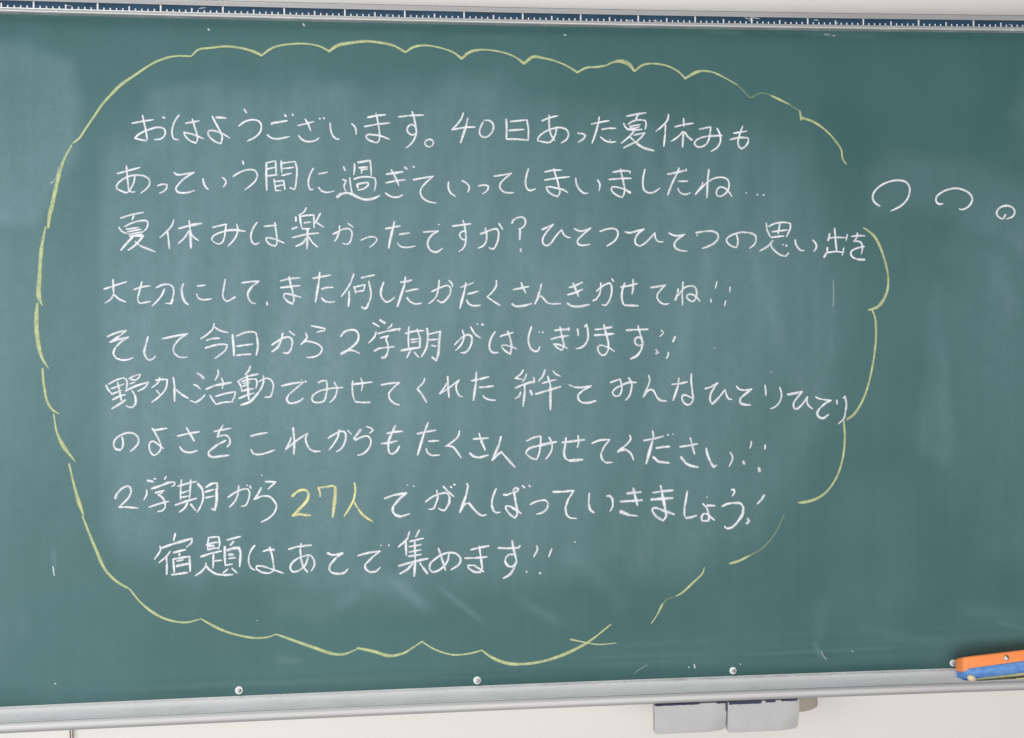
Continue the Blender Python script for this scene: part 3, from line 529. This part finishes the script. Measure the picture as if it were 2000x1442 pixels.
n w5:1708,600 1722,620/w5.5:1722,620 1700,720/w7:1700,720 1640,882/w5:1645,870 1690,800 1730,790/w6:1730,790 1770,840/w5.5:1770,840 1820,890 1860,912 1898,902
T 940 835
ba w5:145,598 110,690 102,760/w6:102,760 120,815/w5:120,815 145,832 185,828/w5.5:218,658 250,660/w5:250,660 320,632/w6:322,635 355,620 360,600 335,592 312,610 320,630/w6.5:320,635 338,740/w6.5:338,740 352,840 330,885/w5:330,885 280,850 240,790 240,768 280,770/w6:280,770 330,800 390,840/w5:402,570 422,588/w4.5:465,568 478,578
small_tsu w5:478,755 510,735 570,715/570,715 625,712 650,735/650,735 645,785 600,830 540,848
te w6.5:700,630 800,628/w6:800,628 905,617/w5:905,617 850,700/w6:850,700 822,780/w6:822,780 835,855 870,885/w5:870,885 932,890
i w5:1055,645 1048,740/w7:1050,750 1065,805 1100,832/w5:1228,672 1255,665/w6:1255,668 1282,700/w6:1282,700 1285,770/w5:1285,770 1258,820
ki w7:1425,645 1490,638 1560,632/w6:1360,725 1470,718/w7:1470,718 1572,710/w6:1485,598 1500,660/w7:1500,660 1525,760/w8:1360,822 1400,838/w7:1400,838 1440,855/w5:1440,855 1525,865
ma w5:1675,638 1760,625/w7:1760,625 1872,615/w6:1660,705 1720,700/w8:1720,700 1870,690/w6:1752,570 1765,640/w7:1765,640 1785,740 1800,820/w6:1800,820 1805,870 1775,910/w6:1775,910 1710,870 1672,820/w5.5:1672,820 1672,795 1700,785 1760,805/w7:1760,805 1885,850
T 1230 835
shi w5:562,622 550,700 535,780/w5:535,780 535,860 550,885/w6:550,885 600,878/w5:600,878 650,862
small_yo w5:715,745 755,790/w6:755,790 775,870/w6:775,870 770,910 710,915/w5:710,915 700,880 720,845 755,845/w6:755,845 825,905/w6:755,762 832,765/w3:753,680 755,684
u w5:995,610 1020,608/w5:1020,608 1022,635 1000,672/w5.5:902,772 950,748 1010,738/w6:1010,738 1080,742 1110,780/w7:1110,780 1100,850 1040,940/w6:1040,940 990,980 945,985 925,965
bang w6:1312,662 1290,700/w5:1290,700 1245,748/w5:1150,890 1165,915/w6:1165,915 1142,940
T 290 1030
yado_kanji w6:262,62 245,130/w4.5:112,185 118,220 58,315/w6:130,202 250,160/w6.5:250,160 425,110/w5:425,110 420,150 370,195/w4.5:212,235 180,280 102,348/w5:175,290 180,360/w6:180,360 178,462/w6:245,248 362,218/w5:305,260 300,275/w5:240,312 400,285/w6:400,285 408,430/w6:242,315 252,440/w5.5:278,330 340,318/w8:275,380 390,355/w6:228,465 300,455/w6.5:300,455 382,442
dai_kanji w5:588,100 580,165 580,225/600,100 685,92/685,92 695,150 685,215/w5:565,175 640,150 685,148/w5:590,185 640,180/w5:580,222 640,205 685,205/w6:512,288 600,258/w5:600,258 715,232/w5:635,265 630,400/w5:645,330 715,322/w5:560,350 560,375 520,430 455,475/w5:565,380 600,420 660,455 740,468/w6:740,468 825,462/w5:765,125 830,108 900,90/w5:830,140 800,175/w6:745,190 745,280 750,370/w7:770,225 830,205/w7:830,205 885,202/w5.5:885,202 900,250/w6:900,250 890,385/w7:785,268 825,268/w5:785,305 850,298/w5:750,372 820,360/w5:775,408 725,450/w5:815,402 865,448
ha w5:1038,178 1005,220 980,280/980,280 980,350 1005,400 1040,418/1122,235 1160,222/w6:1160,222 1225,220/w4.5:1185,195 1180,225/w5:1185,195 1210,290 1222,370/w5.5:1222,370 1222,420 1180,450/w5:1180,450 1110,440 1055,405 1055,378/1055,378 1110,380 1190,405/1190,405 1320,450
a w5:1370,215 1450,190/w6:1450,190 1590,175/w4.5:1490,158 1482,220/w5.5:1482,220 1490,310/w6:1490,310 1515,390 1555,440/w4.5:1560,290 1530,370 1470,425/w5:1470,425 1410,435 1385,400 1395,360 1450,310 1520,280/1520,280 1580,275 1615,320 1620,370 1590,428
to w6:1750,252 1790,272/w5:1790,272 1840,268/w6:1840,268 1895,255/w5:1895,255 1830,300/w6:1830,300 1775,365/w6:1775,365 1765,410 1790,445/w5.5:1790,445 1850,455 1910,445 1948,408
T 690 1030
de w5:45,278 150,250 262,232/262,232 190,290/w6:190,290 115,365/w6:115,365 120,405 160,438/w5.5:160,438 220,432 262,392/w3.5:268,177 273,178/w3.5:345,172 350,180
atsu_kanji w5:548,45 530,110/w5.5:530,110 490,150 440,192/w6:512,140 518,275/w5:645,28 610,95/w5:550,140 610,125/w5.5:610,125 685,108/w5:600,130 605,320/w5:545,190 665,170/545,243 665,220/w5.5:540,285 665,265/w6:445,378 580,338/w6.5:580,338 730,305/w6:605,320 595,480/w6:580,350 530,410 455,455/w5:650,350 685,400/w6:685,400 725,452
me w6:832,208 860,290/w6:860,290 900,420/w5:935,262 920,330 880,385 820,428 770,435 745,410/w5:745,410 750,360 800,310 870,265 950,248 1010,262 1048,310 1030,365 955,415
ma w5:1148,220 1230,200/w6:1230,200 1325,182/w5:1090,302 1190,300/w6.5:1190,300 1305,290/w5:1230,185 1245,290/w6:1245,290 1260,400/w5:1260,400 1240,440/w6:1240,440 1180,435 1125,400/w5:1125,400 1120,372 1180,372/w5.5:1180,372 1275,435
su w5.5:1415,202 1500,207/w6:1500,207 1615,200/w4.5:1615,200 1628,180/w6:1552,135 1562,200/w6:1562,200 1580,270 1595,330/w6:1595,330 1570,400/w6.5:1570,400 1530,460 1465,498/w5:1570,268 1530,265 1495,290 1480,330/w6:1480,330 1510,378 1550,388/w5:1550,388 1585,360
bang w5:1790,182 1798,215 1762,290/w4.5:1690,432 1696,436
bang w4.5:1938,212 1908,290/w5:1820,445 1826,455
'''
CLOUD = r'''
S 372,110,4 342,110,4 320,115,5 295,126,5 265,146,5.5 235,167,7 215,187,6 200,204,6 185,226,5 167,252,5 155,270,5 142,280,4
S 140,284,4 125,312,6 114,347,8 107,377,9 101,405,10 97,420,10 94,445,6
S 89,443,4 81,487,8 77,544,9 76,580,11 83,597,3
S 73,593,6 71,624,10 73,660,10 82,699,7 95,720,2.5
S 83,720,5 86,753,6 93,786,6 103,801,5 116,809,2.5
S 105,809,4 111,844,5 124,872,9 147,902,2.5
S 135,906,5 146,953,6 155,984,9 163,1006,4
S 161,1008,4 173,1039,6 188,1075,7 205,1112,7 228,1136,6 254,1151,4
S 254,1152,4 274,1176,4.5 298,1196,6 326,1210,5 362,1216,4 393,1209,3
S 393,1209,3 423,1226,6 451,1237,5 494,1246,4.5 521,1245,4 540,1239,3
S 540,1239,4 576,1252,6 613,1265,7 649,1277,7 671,1278,5 698,1268,3
S 698,1266,5 728,1272,7 760,1281,7 788,1276,5 808,1264,4 825,1253,4
S 825,1254,4 848,1268,4 884,1279,4 920,1276,4 942,1270,4
S 942,1271,4 960,1284,6 992,1296,8 1024,1297,6 1064,1291,6 1112,1274,7 1152,1252,5 1194,1219,2.5
S 1114,1249,4 1148,1256,3 1172,1259,3 1204,1256,2
S 1272,1218,2 1284,1200,3.5 1294,1180,5.5
F 1294,1180,3 1304,1170,2.5 1316,1167,2.5
S 1320,1165,2.5 1332,1158,4 1356,1136,5 1372,1120,4 1376,1108,2
S 1425,1101,4 1440,1097,6 1465,1085,4
F 1465,1085,3.5 1490,1070,3 1515,1040,2.5 1532,1005,2.5
S 1560,982,4 1572,981,7 1595,974,6 1615,960,5 1635,930,4.5 1646,895,5 1650,855,5 1648,822,5
S 1654,820,5 1670,807,6 1690,770,5 1705,710,5 1711,655,5 1709,620,5 1704,607,4
S 1697,606,5 1715,599,7 1730,577,6 1735,547,5 1727,505,5 1710,465,6 1697,452,5 1686,445,3
S 1653,321,3 1646,311,3.5 1643,293,4 1632,276,4 1615,257,4.5 1590,239,5.5 1566,230,6
S 1565,234,6 1563,222,5 1562,216,3
F 1562,217,3 1552,211,2.5 1541,204,3
S 1541,204,3 1524,195.5,5 1506,187,4
F 1506,186,2.5 1489,182,2.5 1478,185,2.5 1466,191,3 1457,183,3
S 1440,166,2.5 1415,152,3.5 1391,141,4 1370,139,5 1356,143,7 1338,154,6
F 1457,183,2.5 1448,174,2.5 1438,164,2.5
S 1338,153,5 1324,139.5,4 1300,128,4 1272,124.5,4 1254,128,4.5 1240,139,5
S 1239,139,6 1228,125.5,9 1212,120,8 1197,122,5 1184,128,3.5
S 1184,128,4 1167,131,5 1146,132.5,5 1127,142,6
S 1127,141.5,5 1111,131,4 1086,120,4 1062,114,5 1041,111.5,7 1024,124,7
S 1024,125,6 1005,111,4 975,101,3.5 940,97.5,4.5 917,102.5,7 901,115,7
S 901,114,6 885,102.5,4 855,92.5,3.5 827,89,4.5 807,92.5,6 792,102.5,6
S 791,102,5 770,90,5 745,84,5.5 715,81,6 685,84,6.5 660,89,8 642,101,7
S 642,100,5 625,91,4 600,86,4 572,86,4.5 540,91,5 525,98,5 512,108,6
S 511,108.5,7 495,101,6 470,94,5 440,91,5 410,94,5 387,97.5,4.5 374,110,4
'''
EXTRA = r'''
T 1680 320 6.25
bubble 240,518 185,480 155,430 160,370 210,300 300,240 400,208 480,203 560,225 603,290 600,370 570,440 490,520 375,577
bubble 1010,488 970,495 930,465 930,410 980,360 1060,320 1170,300 1260,320 1330,360 1368,420 1350,490 1290,545 1230,560 1210,550
bubble 1775,620 1752,665/1752,665 1735,673 1680,640 1665,600 1690,550 1740,520 1810,515 1870,545 1887,600 1860,645 1785,675
T 0 0 1
mark w2:114,326 111,342 101,361/w2:98,358 103,355
mark w2.5:103,1107 105,1112/w3:104,1112 106,1125
mark w1.6:1238,1316 1250,1307 1264,1299
mark w2.5:1604,1272 1607,1280 1615,1290
mark w3:1345,1303 1346,1304/w3:1356,1298 1357,1305
mark w3:1122,1058 1124,1060
mark w4:1610,67 1618,68 1621,69/w2:1626,70 1631,70
mark w3:1102,68 1105,69
mark w4:592,47 595,51
mark w4:407,57 408,59
mark w2.5:107,1335 109,1336
mark w1.5:1627,548 1628,575 1627,600
mark w2:502,1212 503,1213
mark w2:1445,1297 1447,1298
mark w2:1664,1272 1666,1273
mark w2:1395,680 1397,680
mark w2:1505,727 1507,727
mark w3:1191,273 1192,274
'''
def split_corners(P):
    out, cur = [], [P[0]]
    for i in range(1, len(P)):
        cur.append(P[i])
        if i < len(P)-1:
            a = (P[i][0]-P[i-1][0], P[i][1]-P[i-1][1]); b = (P[i+1][0]-P[i][0], P[i+1][1]-P[i][1])
            la, lb = math.hypot(*a), math.hypot(*b)
            if la > 1e-6 and lb > 1e-6 and (a[0]*b[0]+a[1]*b[1])/(la*lb) < .30:
                out.append(cur); cur = [P[i]]
    out.append(cur); return out
def smooth_path(P, step=3.2):
    """centripetal Catmull-Rom through (u, v, w) points"""
    if len(P) == 2:
        n = max(2, int(math.hypot(P[1][0]-P[0][0], P[1][1]-P[0][1])/step)+1)
        return [tuple(P[0][k]+(P[1][k]-P[0][k])*i/n for k in range(3)) for i in range(n+1)]
    Q = [tuple(2*P[0][k]-P[1][k] for k in range(3))]+list(P)+[tuple(2*P[-1][k]-P[-2][k] for k in range(3))]
    out = []
    for i in range(1, len(Q)-2):
        p0, p1, p2, p3 = Q[i-1:i+3]
        d = lambda a, b: max(1e-3, math.hypot(a[0]-b[0], a[1]-b[1]))**.5
        t0 = 0; t1 = d(p0, p1); t2 = t1+d(p1, p2); t3 = t2+d(p2, p3)
        n = max(2, int(math.hypot(p2[0]-p1[0], p2[1]-p1[1])/step)+1)
        for s in range(n):
            t = t1+(t2-t1)*s/n; r = []
            for k in range(3):
                A1 = (t1-t)/(t1-t0)*p0[k]+(t-t0)/(t1-t0)*p1[k]; A2 = (t2-t)/(t2-t1)*p1[k]+(t-t1)/(t2-t1)*p2[k]
                A3 = (t3-t)/(t3-t2)*p2[k]+(t-t2)/(t3-t2)*p3[k]
                B1 = (t2-t)/(t2-t0)*A1+(t-t0)/(t2-t0)*A2; B2 = (t3-t)/(t3-t1)*A2+(t-t1)/(t3-t1)*A3
                r.append((t2-t)/(t2-t1)*B1+(t-t1)/(t2-t1)*B2)
            out.append(tuple(r))
    out.append(P[-1]); return out
class Ink:
    def __init__(s, base): s.V = []; s.F = []; s.E = []; s.A = []; s.off = base
    def stroke(s, P, taper0=.55, taper1=.35, faint=1.0, wob=.10):
        runs = split_corners(P)
        path = []
        for r in runs:
            q = smooth_path(r); path += q if not path else q[1:]
        if len(path) < 2: return
        n = len(path); acc = [0]
        for i in range(1, n): acc.append(acc[-1]+math.hypot(path[i][0]-path[i-1][0], path[i][1]-path[i-1][1]))
        Lg = acc[-1]
        if Lg < 2.4*path[0][2]: taper0 = taper1 = 1.0
        ph = random.uniform(0, 99)
        s.off += .00001
        # rounded ends
        tans = []
        for i in range(n):
            a, b = path[max(0, i-1)], path[min(n-1, i+1)]
            l = math.hypot(b[0]-a[0], b[1]-a[1]) or 1; tans.append(((b[0]-a[0])/l, (b[1]-a[1])/l))
        rows = []
        w0 = path[0][2]*taper0; w1 = path[-1][2]*taper1
        ext = [(path[0][0]-tans[0][0]*w0*.5, path[0][1]-tans[0][1]*w0*.5, w0*.45, tans[0], 0)]
        for i in range(n):
            w = path[i][2]*(1+wob*2*(mnoise.noise(Vector((ph, acc[i]/13., 0)))))
            e = min(1, .6+acc[i]/(path[i][2]*1.6), 9); e2 = min(1, .5+(Lg-acc[i])/(path[i][2]*2.6))
            if taper0 < 1: w *= min(1, taper0+(1-taper0)*acc[i]/(path[i][2]*1.3+1e-6))
            if taper1 < 1: w *= min(1, taper1+(1-taper1)*(Lg-acc[i])/(path[i][2]*2.2+1e-6))
            ext.append((path[i][0], path[i][1], w, tans[i], acc[i]))
        ext.append((path[-1][0]+tans[-1][0]*w1*.5, path[-1][1]+tans[-1][1]*w1*.5, w1*.45, tans[-1], Lg))
        b0 = len(s.V)
        for j, (x, y, w, t, a) in enumerate(ext):
            o = s.off+a*4e-8
            h = w*.5*1.11
            for k, e in ((-1, 1.), (-.4, .40), (.4, .40), (1, 1.)):
                s.V.append(at(x-t[1]*h*k, y+t[0]*h*k, o)); s.E.append(e if 0 < j < len(ext)-1 else 1.0); s.A.append(faint)
        for j in range(len(ext)-1):
            for k in range(3):
                a = b0+j*4+k; s.F.append((a, a+4, a+5, a+1))
    def build(s, name, mt):
        return bparent(mesh(name, s.V, s.F, mt, attrs={'edge': s.E, 'faint': s.A}), panel)
def parse(txt):
    T = (0, 0, 5)
    for ln in txt.strip().splitlines():
        nm, rest = ln.split(' ', 1)
        if nm == 'T':
            q = [float(x) for x in rest.split()]; T = (q[0], q[1], q[2] if len(q) > 2 else 5.0); continue
        st = []
        for s_ in rest.split('/'):
            w = 4.4
            if s_[0] == 'w': a, s_ = s_[1:].split(':'); w = float(a)
            st.append([(T[0]+float(p.split(',')[0])/T[2], T[1]+float(p.split(',')[1])/T[2], w) for p in s_.split()])
        yield nm, st
ci = 0
for nm, st in parse(DATA):
    ink = Ink(.00008+.00030*(ci % 2)); ci += 1
    for P in st:
        ink.stroke([(a, b, w*.94) for a, b, w in P], .8, .6, random.uniform(.9, 1.05), .08)
    o = ink.build('chalk_character', M_bright if nm[0] == 'Y' else M_white)
    if nm[0] == 'Y': o['label'] = 'written in yellow chalk'
for i, ln in enumerate(CLOUD.strip().splitlines()):
    k, rest = ln.split(' ', 1)
    P = [tuple(float(x) for x in p.split(',')) for p in rest.split()]
    ink = Ink(.00060+.00006*(i % 2)); ink.stroke(P, .9, .8, .36 if k == 'F' else .95, .10); ink.build('chalk_scallop', M_yellow)
for nm, st in parse(EXTRA):
    ink = Ink(.0008)
    for P in st: ink.stroke(P, .8, .6, 1 if nm == 'bubble' else (.85 if len(P) < 3 else .40), .1)
    ink.build('chalk_bubble' if nm == 'bubble' else 'chalk_mark', M_white)

# chalky scuffs on the ruler strip
for w, P in ((2, ((1222, 40), (1236, 41))), (1.6, ((1275, 40), (1287, 42))), (2, ((1455, 34), (1461, 37), (1470, 35), (1484, 37))), (1.6, ((1463, 40), (1472, 41))),
             (1.8, ((1590, 39), (1599, 40))), (2.2, ((1631, 46), (1637, 45))), (1.4, ((758, 28), (761, 30))), (1.5, ((388, 17), (402, 15))), (1.4, ((1970, 48), (1976, 49))), (1.4, ((128, 11), (140, 12)))):
    ink = Ink(.00825); ink.stroke([(x, y, w) for x, y in P], .8, .6, .55, .3); ink.build('chalk_scuff', M_white).parent = ruler
# ---------------------------------------------------------------- things
def rbox(x0, x1, y0, y1, z0, z1, r, seg=4, round_axis='y'):
    """box with rounded corners in its XZ outline, small bevel on the front edge"""
    P = []
    rr = r if isinstance(r, (tuple, list)) else (r,)*4            # bl br tr tl
    for (cx, cz, a0, q) in ((x0+rr[0], z0+rr[0], 180, rr[0]), (x1-rr[1], z0+rr[1], 270, rr[1]), (x1-rr[2], z1-rr[2], 0, rr[2]), (x0+rr[3], z1-rr[3], 90, rr[3])):
        for s in range(seg+1):
            a = math.radians(a0+90*s/seg); P.append((cx+q*math.cos(a), cz+q*math.sin(a)))
    return P
def solid(P, layers, bend=None):
    """P outline (x,z); layers [(y, inset)] front to back"""
    cx = sum(p[0] for p in P)/len(P); cz = sum(p[1] for p in P)/len(P); n = len(P); V, Fc = [], []
    for y, ins in layers:
        for x, z in P:
            sx = max(.0, 1-ins/max(1e-6, max(abs(q[0]-cx) for q in P))); sz = max(.0, 1-ins/max(1e-6, max(abs(q[1]-cz) for q in P)))
            V.append((cx+(x-cx)*sx, y, cz+(z-cz)*sz))
    for j in range(len(layers)-1):
        for k in range(n): Fc.append((j*n+k, (j+1)*n+k, (j+1)*n+(k+1) % n, j*n+(k+1) % n))
    Fc.append(tuple(range(n))); Fc.append(tuple((len(layers)-1)*n+k for k in range(n))[::-1])
    return V, Fc
# two grey foam blocks hanging under the tray
def block(u0, u1, va, vb, label, bendr):
    yf = surf(.45)-.0650
    A = at_plane(u0, va, yf); B = at_plane(u1, vb, yf)
    x0, x1 = A.x, B.x; zt = ZB-.0225; zb = at_plane((u0+u1)/2, (va+vb)/2, yf).z
    root = empty('foam_block', ((x0+x1)/2, yf+.008, zt)); tag(root, label, 'foam block', 'grey foam blocks hanging under the chalk tray')
    cx = (x0+x1)/2; wd = (x1-x0); h = zt-zb
    # gridded front so the lower right corner can curl back
    nx_, nz_ = 28, 14; V, Fc = [], []
    def outline(i, j, y):
        s = i/nx_; t = j/nz_
        x = -wd/2+wd*s; z = -h*t
        r = .0042; ex = max(0, r-(x+wd/2)) if s < .5 else max(0, r-(wd/2-x)); ez = max(0, r-(h+z))
        if t > .5 and ex > 0 and ez > 0:
            q = math.hypot(ex, ez)
            if q > r:
                f = r/q; x += (1-f)*ex*(1 if s < .5 else -1); z += (1-f)*ez
        cl = max(0, (s-.74)/.26)*.6+max(0, (t-.45)/.55)*.6-.35
        y += bendr*max(0, cl)**1.5*.030
        return (x, y, z)
    for yy in (-.008, .006):
        for j in range(nz_+1):
            for i in range(nx_+1): V.append(outline(i, j, yy))
    n1 = nx_+1; M = n1*(nz_+1)
    for j in range(nz_):
        for i in range(nx_):
            a = j*n1+i; Fc.append((a+n1, a+n1+1, a+1, a)); Fc.append((M+a, M+a+1, M+a+1+n1, M+a+n1))
    for i in range(nx_):
        Fc.append((i, i+1, M+i+1, M+i)); a = nz_*n1+i; Fc.append((a+1, a, M+a, M+a+1))
    for j in range(nz_):
        a = j*n1; Fc.append((a+n1, a, M+a, M+a+n1)); a = j*n1+nx_; Fc.append((a, a+n1, M+a+n1, M+a))
    o = mesh('foam', V, Fc, M_foam, root)
    for p in o.data.polygons: p.use_smooth = True
    try: o.data.set_sharp_from_angle(angle=math.radians(40))
    except Exception: pass
    return root, wd
def tape(root, x0, x1, z0, z1, y=-.0083, jag=.0004):
    n = 16; V = []; 
    for yy in (y, y+.004):
        for i in range(n+1):
            x = x0+(x1-x0)*i/n
            V.append((x, yy, z0+random.uniform(-jag, jag))); V.append((x, yy, z1))
    Fc = []; m_ = 2*(n+1)
    for i in range(n):
        a = 2*i; Fc += [(a, a+2, a+3, a+1), (m_+a, m_+a+1, m_+a+3, m_+a+2), (a, m_+a, m_+a+2, a+2), (a+1, a+3, m_+a+3, m_+a+1)]
    mesh('tape_strip', V, Fc, M_navy, root)
r1, w1 = block(1279.5, 1420, 1434, 1431, 'left one of two flat grey foam blocks hanging under the aluminium chalk tray', .5)
tape(r1, -w1/2+.001, w1*.12, -.0012, .0012); tape(r1, w1*.36, w1/2-.001, -.0012, .0012)
r2, w2 = block(1422.5, 1562.5, 1432, 1427, 'right one of two flat grey foam blocks under the tray, navy strip on its top', .5)
tape(r2, -w2/2+.0015, -.004, -.0040, .0012, jag=.0004); tape(r2, .003, .020, -.0030, .0012, jag=.0004); tape(r2, .030, w2/2-.004, -.0022, .0012, jag=.0006)
tape(r1, w1/2-.0016, w1/2+.0004, -.013, .0, y=-.0081, jag=.001)

# twin cord down the wall at the left
cord = empty('wall_cord', at_plane(139.5, 1442, .040)); tag(cord, 'thin brown twin cord running down the wall below the left end of the tray', 'cord')
for du in (-2.6, 2.6):
    a = at_plane(139.5+du, 1405, .040)-cord.location; b = at_plane(139.5+du, 1530, .040)-cord.location
    V, Fc = [], []; n = 8
    for k_, q in ((0, a), (.5, (a+b)/2), (1, b), (1.001, b+Vector((0, 0, -.4)))):
        for k in range(n):
            t = 2*math.pi*k/n; V.append((a.x+.0009*math.cos(t), .0009*math.sin(t)+0, q.z))
    for j in range(3):
        for k in range(n): Fc.append((j*n+k, j*n+(k+1) % n, (j+1)*n+(k+1) % n, (j+1)*n+k))
    mesh('strand', V, Fc, M_cord, cord, smooth=True)

# board eraser: orange handle over a blue cloth pad, lying against the board
ER = at_plane(1891, 1331, -.059)
er = empty('board_eraser', ER); tag(er, 'orange and blue board eraser lying on the right end of the chalk tray', 'eraser')
er.rotation_euler = (math.radians(-12), math.radians(-3.7), math.radians(2))
Lh, Wd = .165, .034
def bev(x0, x1, y0, y1, z0, z1, c, cc=None):
    """box with chamfered vertical ends (rounded plan corners) and chamfered long edges"""
    seg = 5; P = []
    for (cx, cy, a0) in ((x0+c, y0+c, 180), (x1-c, y0+c, 270), (x1-c, y1-c, 0), (x0+c, y1-c, 90)):
        for s in range(seg+1):
            a = math.radians(a0+90*s/seg); P.append((cx+c*math.cos(a), cy+c*math.sin(a)))
    e = cc if cc is not None else .0012; n = len(P); V, Fc = [], []
    mx, my = (x0+x1)/2, (y0+y1)/2
    for z, ins in ((z0, e), (z0+e, 0), (z1-e, 0), (z1, e)):
        for x, y in P:
            V.append((mx+(x-mx)*(1-ins/((x1-x0)/2)), my+(y-my)*(1-ins/((y1-y0)/2)), z))
    for j in range(3):
        for k in range(n): Fc.append((j*n+k, j*n+(k+1) % n, (j+1)*n+(k+1) % n, (j+1)*n+k))
    Fc.append(tuple(range(n))[::-1]); Fc.append(tuple(3*n+k for k in range(n)))
    return V, Fc
V, Fc = bev(-.0040, Lh, -.0005, Wd, .0212, .0402, .0085, .0020)
V = [(x+(.0045*(z-.0212)/.019 if x < .012 else 0), y+.0012*(z-.0212)/.019, z-(.0060*max(0, y)/Wd if z > .03 else 0)-(.0052*(1-x/.008) if z < .03 and x < .008 else 0)) for x, y, z in V]   # hump-backed handle
hd = mesh('handle', V, Fc, M_orange, er, smooth=False)
for p in hd.data.polygons: p.use_smooth = len(p.vertices) == 4
try: hd.data.set_sharp_from_angle(angle=math.radians(35))
except Exception: pass
# cloth pad: sagging ribbed block
V, Fc = [], []; nX, prof = 60, [(0, .0218), (-.0008, .016), (-.0010, .008), (.0002, .0035), (.003, .0012), (.017, .0004), (.031, .0014), (.0335, .006), (.0335, .0218)]
for i in range(nX+1):
    x = -.0020+(Lh)*i/nX; en = max(0, 1-(x+.0020)/.010)
    for (y, z) in prof:
        rib = .00022*math.sin(i*2.1)
        ins = .006*en**2
        V.append((x-.0022*en*math.sin(min(1, z/.02)*math.pi), y+ins*(1 if y < .02 else -1)+rib, z+(.0022*en**2 if z < .005 else 0)))
k = len(prof)
for i in range(nX):
    for j in range(k): 
        a, b = i*k+j, i*k+(j+1) % k; Fc.append((a, b, b+k, a+k))
Fc.append(tuple(range(k))[::-1]); Fc.append(tuple(nX*k+j for j in range(k)))
pd = mesh('pad', V, Fc, M_cloth, er)
for p in pd.data.polygons: p.use_smooth = len(p.vertices) == 4
# pale under-layer of the pad
V, Fc = [], []
for i in range(41):
    x = .012+(Lh-.014)*i/40; t = .0006+.0034*(i/40)**.8
    for (y, z) in ((.0008, .0030), (-.0006, .0012-t*.4), (.0012, .0006-t), (.030, -.0004-t), (.032, .002)): V.append((x, y, z))
for i in range(40):
    for j in range(5):
        a, b = i*5+j, i*5+(j+1) % 5; Fc.append((a, b, b+5, a+5))
Fc.append((4, 3, 2, 1, 0)); Fc.append(tuple(200+j for j in range(5)))
mesh('pad_lining', V, Fc, M_under, er, smooth=True)
# cream tab at the corner
V, Fc = [], []
for i in range(7):
    a = math.pi*i/6
    for j in range(10):
        b = 2*math.pi*j/10
        V.append((.0062+.0070*math.cos(a)*(1+.15*math.sin(3*a)), -.0022+.0042*math.sin(a)*math.cos(b), .0036-.0020*math.cos(a)+.0068*math.sin(a)*math.sin(b)))
for i in range(6):
    for j in range(10): Fc.append((i*10+j, i*10+(j+1) % 10, (i+1)*10+(j+1) % 10, (i+1)*10+j))
mesh('pad_tab', V, Fc, M_cream, er, smooth=True)
for xx in (.0775, ):
    V, Fc = lathe([(.0044, 0), (.0043, .0006), (.0030, .0016), (.0012, .0021)], 18)
    mesh('rivet', [Vector(q)+Vector((xx, -.0009, .0306)) for q in V], Fc, M_rivet, er, smooth=True)
# stick of pale yellow chalk lying beside the eraser
cs = empty('chalk_stick', at_plane(2004, 1329, -.056)); tag(cs, 'pale yellow stick of chalk on the tray under the right end of the eraser', 'chalk')
cs.rotation_euler = (0, 0, math.radians(6))
V, Fc = [], []; n = 14
for x, r in ((-.0175, .0036), (-.0168, .0048), (.045, .0052), (.0460, .0042)):
    for k in range(n):
        a = 2*math.pi*k/n; V.append((x, r*math.cos(a), r*math.sin(a)))
for j in range(3):
    for k in range(n): Fc.append((j*n+k, (j+1)*n+k, (j+1)*n+(k+1) % n, j*n+(k+1) % n))
Fc.append(tuple(range(n))); Fc.append(tuple(3*n+k for k in range(n))[::-1])
mesh('stick', V, Fc, M_ychalk, cs, smooth=False)
